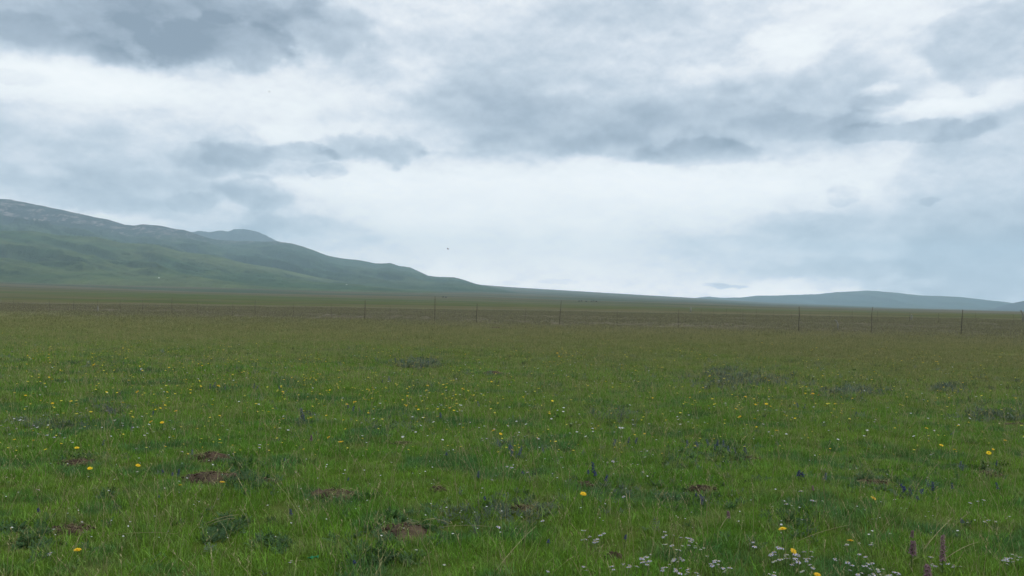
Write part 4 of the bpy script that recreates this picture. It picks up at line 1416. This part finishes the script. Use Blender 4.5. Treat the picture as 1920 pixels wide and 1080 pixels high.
# ragged edges: warp the cloud layout with noise of the direction itself
sv = T.vmath('MULTIPLY', dirv, (1.0, 1.0, 1.7))
w1 = T.vmath('SUBTRACT', T.noise(sv, 7.0, 5, 0.6, color=True), (.5, .5, .5))
w2 = T.vmath('SUBTRACT', T.noise(sv, 26.0, 5, 0.62, color=True), (.5, .5, .5))
P_ = T.vmath('MULTIPLY_ADD', w1, (.040, .030, 0), cb.outputs[0])
P_ = T.vmath('MULTIPLY_ADD', w2, (.022, .016, 0), P_)
w3 = T.vmath('SUBTRACT', T.noise(sv, 80.0, 4, 0.6, color=True), (.5, .5, .5))
P_ = T.vmath('MULTIPLY_ADD', w3, (.006, .005, 0), P_)
BLOBS = [  # photo x, y, half width, half height, weight (+ dark, - bright)
    (250, 30, 330, 70, .62), (400, 85, 130, 40, .30), (330, 60, 160, 50, .15), (80, 80, 110, 30, .2), (90, 25, 80, 40, -.14), (1200, 140, 360, 100, .16), (200, 330, 230, 60, .12), (180, 60, 150, 45, .14), (700, 190, 260, 60, .06), (620, 60, 90, 45, .15), (480, 10, 100, 30, .15),
    (100, 150, 170, 32, -.42), (30, 148, 40, 12, .25), (330, 160, 160, 30, -.12), (520, 108, 100, 36, -.34), (770, 135, 45, 30, -.26), (600, 215, 240, 40, -.15),
    (1130, 22, 150, 34, .20), (860, 120, 180, 50, .10), (1050, 110, 130, 60, -.05), (700, 60, 60, 30, -.05), (330, 225, 120, 35, .08),
    (1200, 235, 420, 62, .24), (1500, 215, 260, 60, .10), (1310, 290, 120, 26, .24), (1200, 278, 150, 26, .18), (1050, 290, 160, 30, .10), (1000, 232, 240, 45, .20), (900, 312, 130, 22, .18), (1480, 235, 110, 28, .15), (1130, 300, 80, 14, .1),
    (700, 282, 78, 27, .36), (735, 290, 52, 16, .12), (510, 306, 134, 28, .26), (445, 272, 52, 38, .24), (570, 290, 50, 14, .12), (610, 322, 36, 9, .15), (480, 250, 60, 16, -.2), (600, 345, 130, 14, -.22),
    (120, 290, 170, 40, .16), (240, 352, 150, 30, .26), (190, 375, 90, 16, .12), (485, 362, 62, 26, .30), (540, 405, 90, 34, .16), (600, 435, 110, 26, .16), (420, 420, 110, 24, .14), (360, 378, 40, 14, .18), (80, 325, 26, 12, -.3), (60, 290, 40, 14, -.1),
    (200, 412, 90, 9, -.35), (110, 398, 60, 7, -.25), (430, 432, 60, 12, .1),
    (1020, 372, 380, 60, -.40), (1250, 340, 260, 40, -.20), (830, 400, 120, 30, -.1), (900, 460, 260, 50, -.14), (1110, 302, 40, 10, -.25), (1200, 470, 200, 60, -.08),
    (860, 512, 60, 12, -.25), (760, 480, 60, 22, .10), (1000, 535, 160, 9, -.12), (1045, 528, 36, 6, .14), (940, 528, 30, 5, .12),
    (1640, 470, 300, 60, .28), (1500, 420, 90, 20, .1), (1880, 400, 130, 150, .22), (1900, 560, 150, 30, .2), (1780, 500, 120, 50, .12), (1560, 510, 120, 22, .12), (1150, 385, 40, 8, .06),
    (1360, 534, 34, 6, .42), (1440, 548, 90, 8, -.26), (1575, 535, 110, 10, -.30), (1470, 530, 40, 8, -.2), (1300, 530, 60, 14, -.1),
    (1890, 85, 110, 55, .24), (1790, 60, 70, 50, .06), (1620, 35, 120, 34, -.16), (1475, 85, 55, 24, -.30), (1320, 140, 70, 14, -.16), (1560, 200, 200, 60, .10), (1640, 190, 50, 18, .12),
    (1740, 207, 80, 14, -.50), (1650, 168, 22, 10, -.36), (1815, 175, 70, 20, -.30), (1700, 250, 110, 16, .22), (1620, 225, 70, 14, .15), (1580, 362, 22, 14, .2), (1752, 373, 16, 6, .22), (1620, 330, 160, 26, -.14), (1740, 320, 140, 40, .03),
]
# lumpy outline: one noise field pushes every cloud's edge in and out
lump = T.math('MULTIPLY', T.math('SUBTRACT', T.noise(sv, 15.0, 6, 0.55), .5), 3.4)
tot = None
for (x, y, rx, ry, w) in BLOBS:
    a_, e_ = azel(x, y)
    c = (a_, math.atan(e_), 0)
    big = rx > 135
    kk = .72 if big else .78
    inv = (F / rx * kk, F / ry * kk, 0)
    off = tuple(-c[i] * inv[i] for i in range(3))
    v = T.vmath('MULTIPLY_ADD', P_, inv, off)
    q = T.vmath('DOT_PRODUCT', v, v)
    f_ = T.math('SUBTRACT', T.math('MULTIPLY', lump, .50 if big else .90), q)
    lo, hi = (-1.35, 0.0) if big else ((-1.05, -.45) if w > 0 else (-1.9, .2))
    g = T.maprange(f_, lo, hi, 0.0, w * (1.15 if w > 0 and not big else 1.0), smooth=True)
    tot = g if tot is None else T.math('ADD', tot, g)
n_a = T.noise(sv, 3.2, 5, 0.55, .1)
n_b = T.noise(sv, 9.0, 8, 0.60, 0.0)
n_c = T.noise(sv, 42.0, 6, 0.62)
D = T.math('ADD', tot, 0.325)
D = T.math('ADD', D, T.math('MULTIPLY', T.math('SUBTRACT', n_a, .5), 0.35))
D = T.math('ADD', D, T.math('MULTIPLY', T.math('SUBTRACT', n_b, .5), 0.62))
D = T.math('ADD', D, T.math('MULTIPLY', T.math('SUBTRACT', n_c, .5), 0.26))
# puffy relief: each lump is paler on its upper edge and greyer at its base
def puff(scale, det, up, k):
    a = T.noise(sv, scale, det, 0.55)
    c = T.noise(T.vmath('ADD', sv, (0, 0, up)), scale, det, 0.55)
    return T.math('MULTIPLY', T.math('SUBTRACT', c, a), k)
D = T.math('ADD', D, puff(9.0, 4, -0.03, .55))
D = T.math('ADD', D, puff(24.0, 4, -0.014, .45))
D = T.math('ADD', D, puff(60.0, 3, -0.006, .22))
D = T.math('MULTIPLY_ADD', D, 0.60, 0.185)
cc = T.ramp(D, [(0.0, lin(250, 251, 250)), (0.22, lin(238, 241, 242)), (0.34, lin(228, 231, 235)), (0.46, lin(207, 214, 223)), (0.58, lin(185, 196, 208)), (0.76, lin(156, 169, 184)), (1.0, lin(122, 136, 153))])
# the cloud deck carries its own brightness; scaled so that SKY_K brings it back
bright = T.new('ShaderNodeVectorMath', operation='SCALE')
hz = T.math('POWER', 2.71828, T.math('MULTIPLY', T.math('MAXIMUM', el_, 0.0), -1.0 / R(4.5)))
hzc = T.new('ShaderNodeCombineXYZ')
for i, k in enumerate((1.35, 1.08, .96)):
    T.setin(hzc.inputs[i], T.math('MULTIPLY_ADD', hz, k, 1.0))
T.setin(bright.inputs[0], T.vmath('MULTIPLY', cc, hzc.outputs[0]))
bright.inputs['Scale'].default_value = 1.0 / SKY_K
cover = T.maprange(D, 0.0, 0.3, 0.93, 0.97)
col = T.mix(cover, sky.outputs[0], bright.outputs[0])
T.setin(bg.inputs[0], col)
bg.inputs['Strength'].default_value = SKY_K
T.l.new(bg.outputs[0], wo.inputs[0])
W.cycles.sampling_method = 'MANUAL'
W.cycles.sample_map_resolution = 512

sun_d = bpy.data.lights.new('sun', 'SUN')
sun_d.energy = 1.5
sun_d.angle = R(14)
sun_d.color = (1.0, .965, .90)
sun = bpy.data.objects.new('sun', sun_d)
COL.objects.link(sun)
sd_ = Vector((math.sin(SUN_AZ) * math.cos(SUN_EL), math.cos(SUN_AZ) * math.cos(SUN_EL), math.sin(SUN_EL)))
sun.rotation_euler = sd_.to_track_quat('Z', 'Y').to_euler()
sun.location = (0, 0, 50)

# ------------------------------------------------------------------ render
S.render.engine = 'CYCLES'
S.view_settings.view_transform = 'Standard'
S.view_settings.look = 'None'
S.view_settings.gamma = 1.0
S.view_settings.exposure = 0.30
S.cycles.use_denoising = True
S.cycles.denoiser = 'OPENIMAGEDENOISE'
S.cycles.max_bounces = 6
S.cycles.diffuse_bounces = 3
S.cycles.transmission_bounces = 3
S.cycles.transparent_max_bounces = 6
S.cycles.volume_bounces = 1
S.cycles.sample_clamp_indirect = 4.0
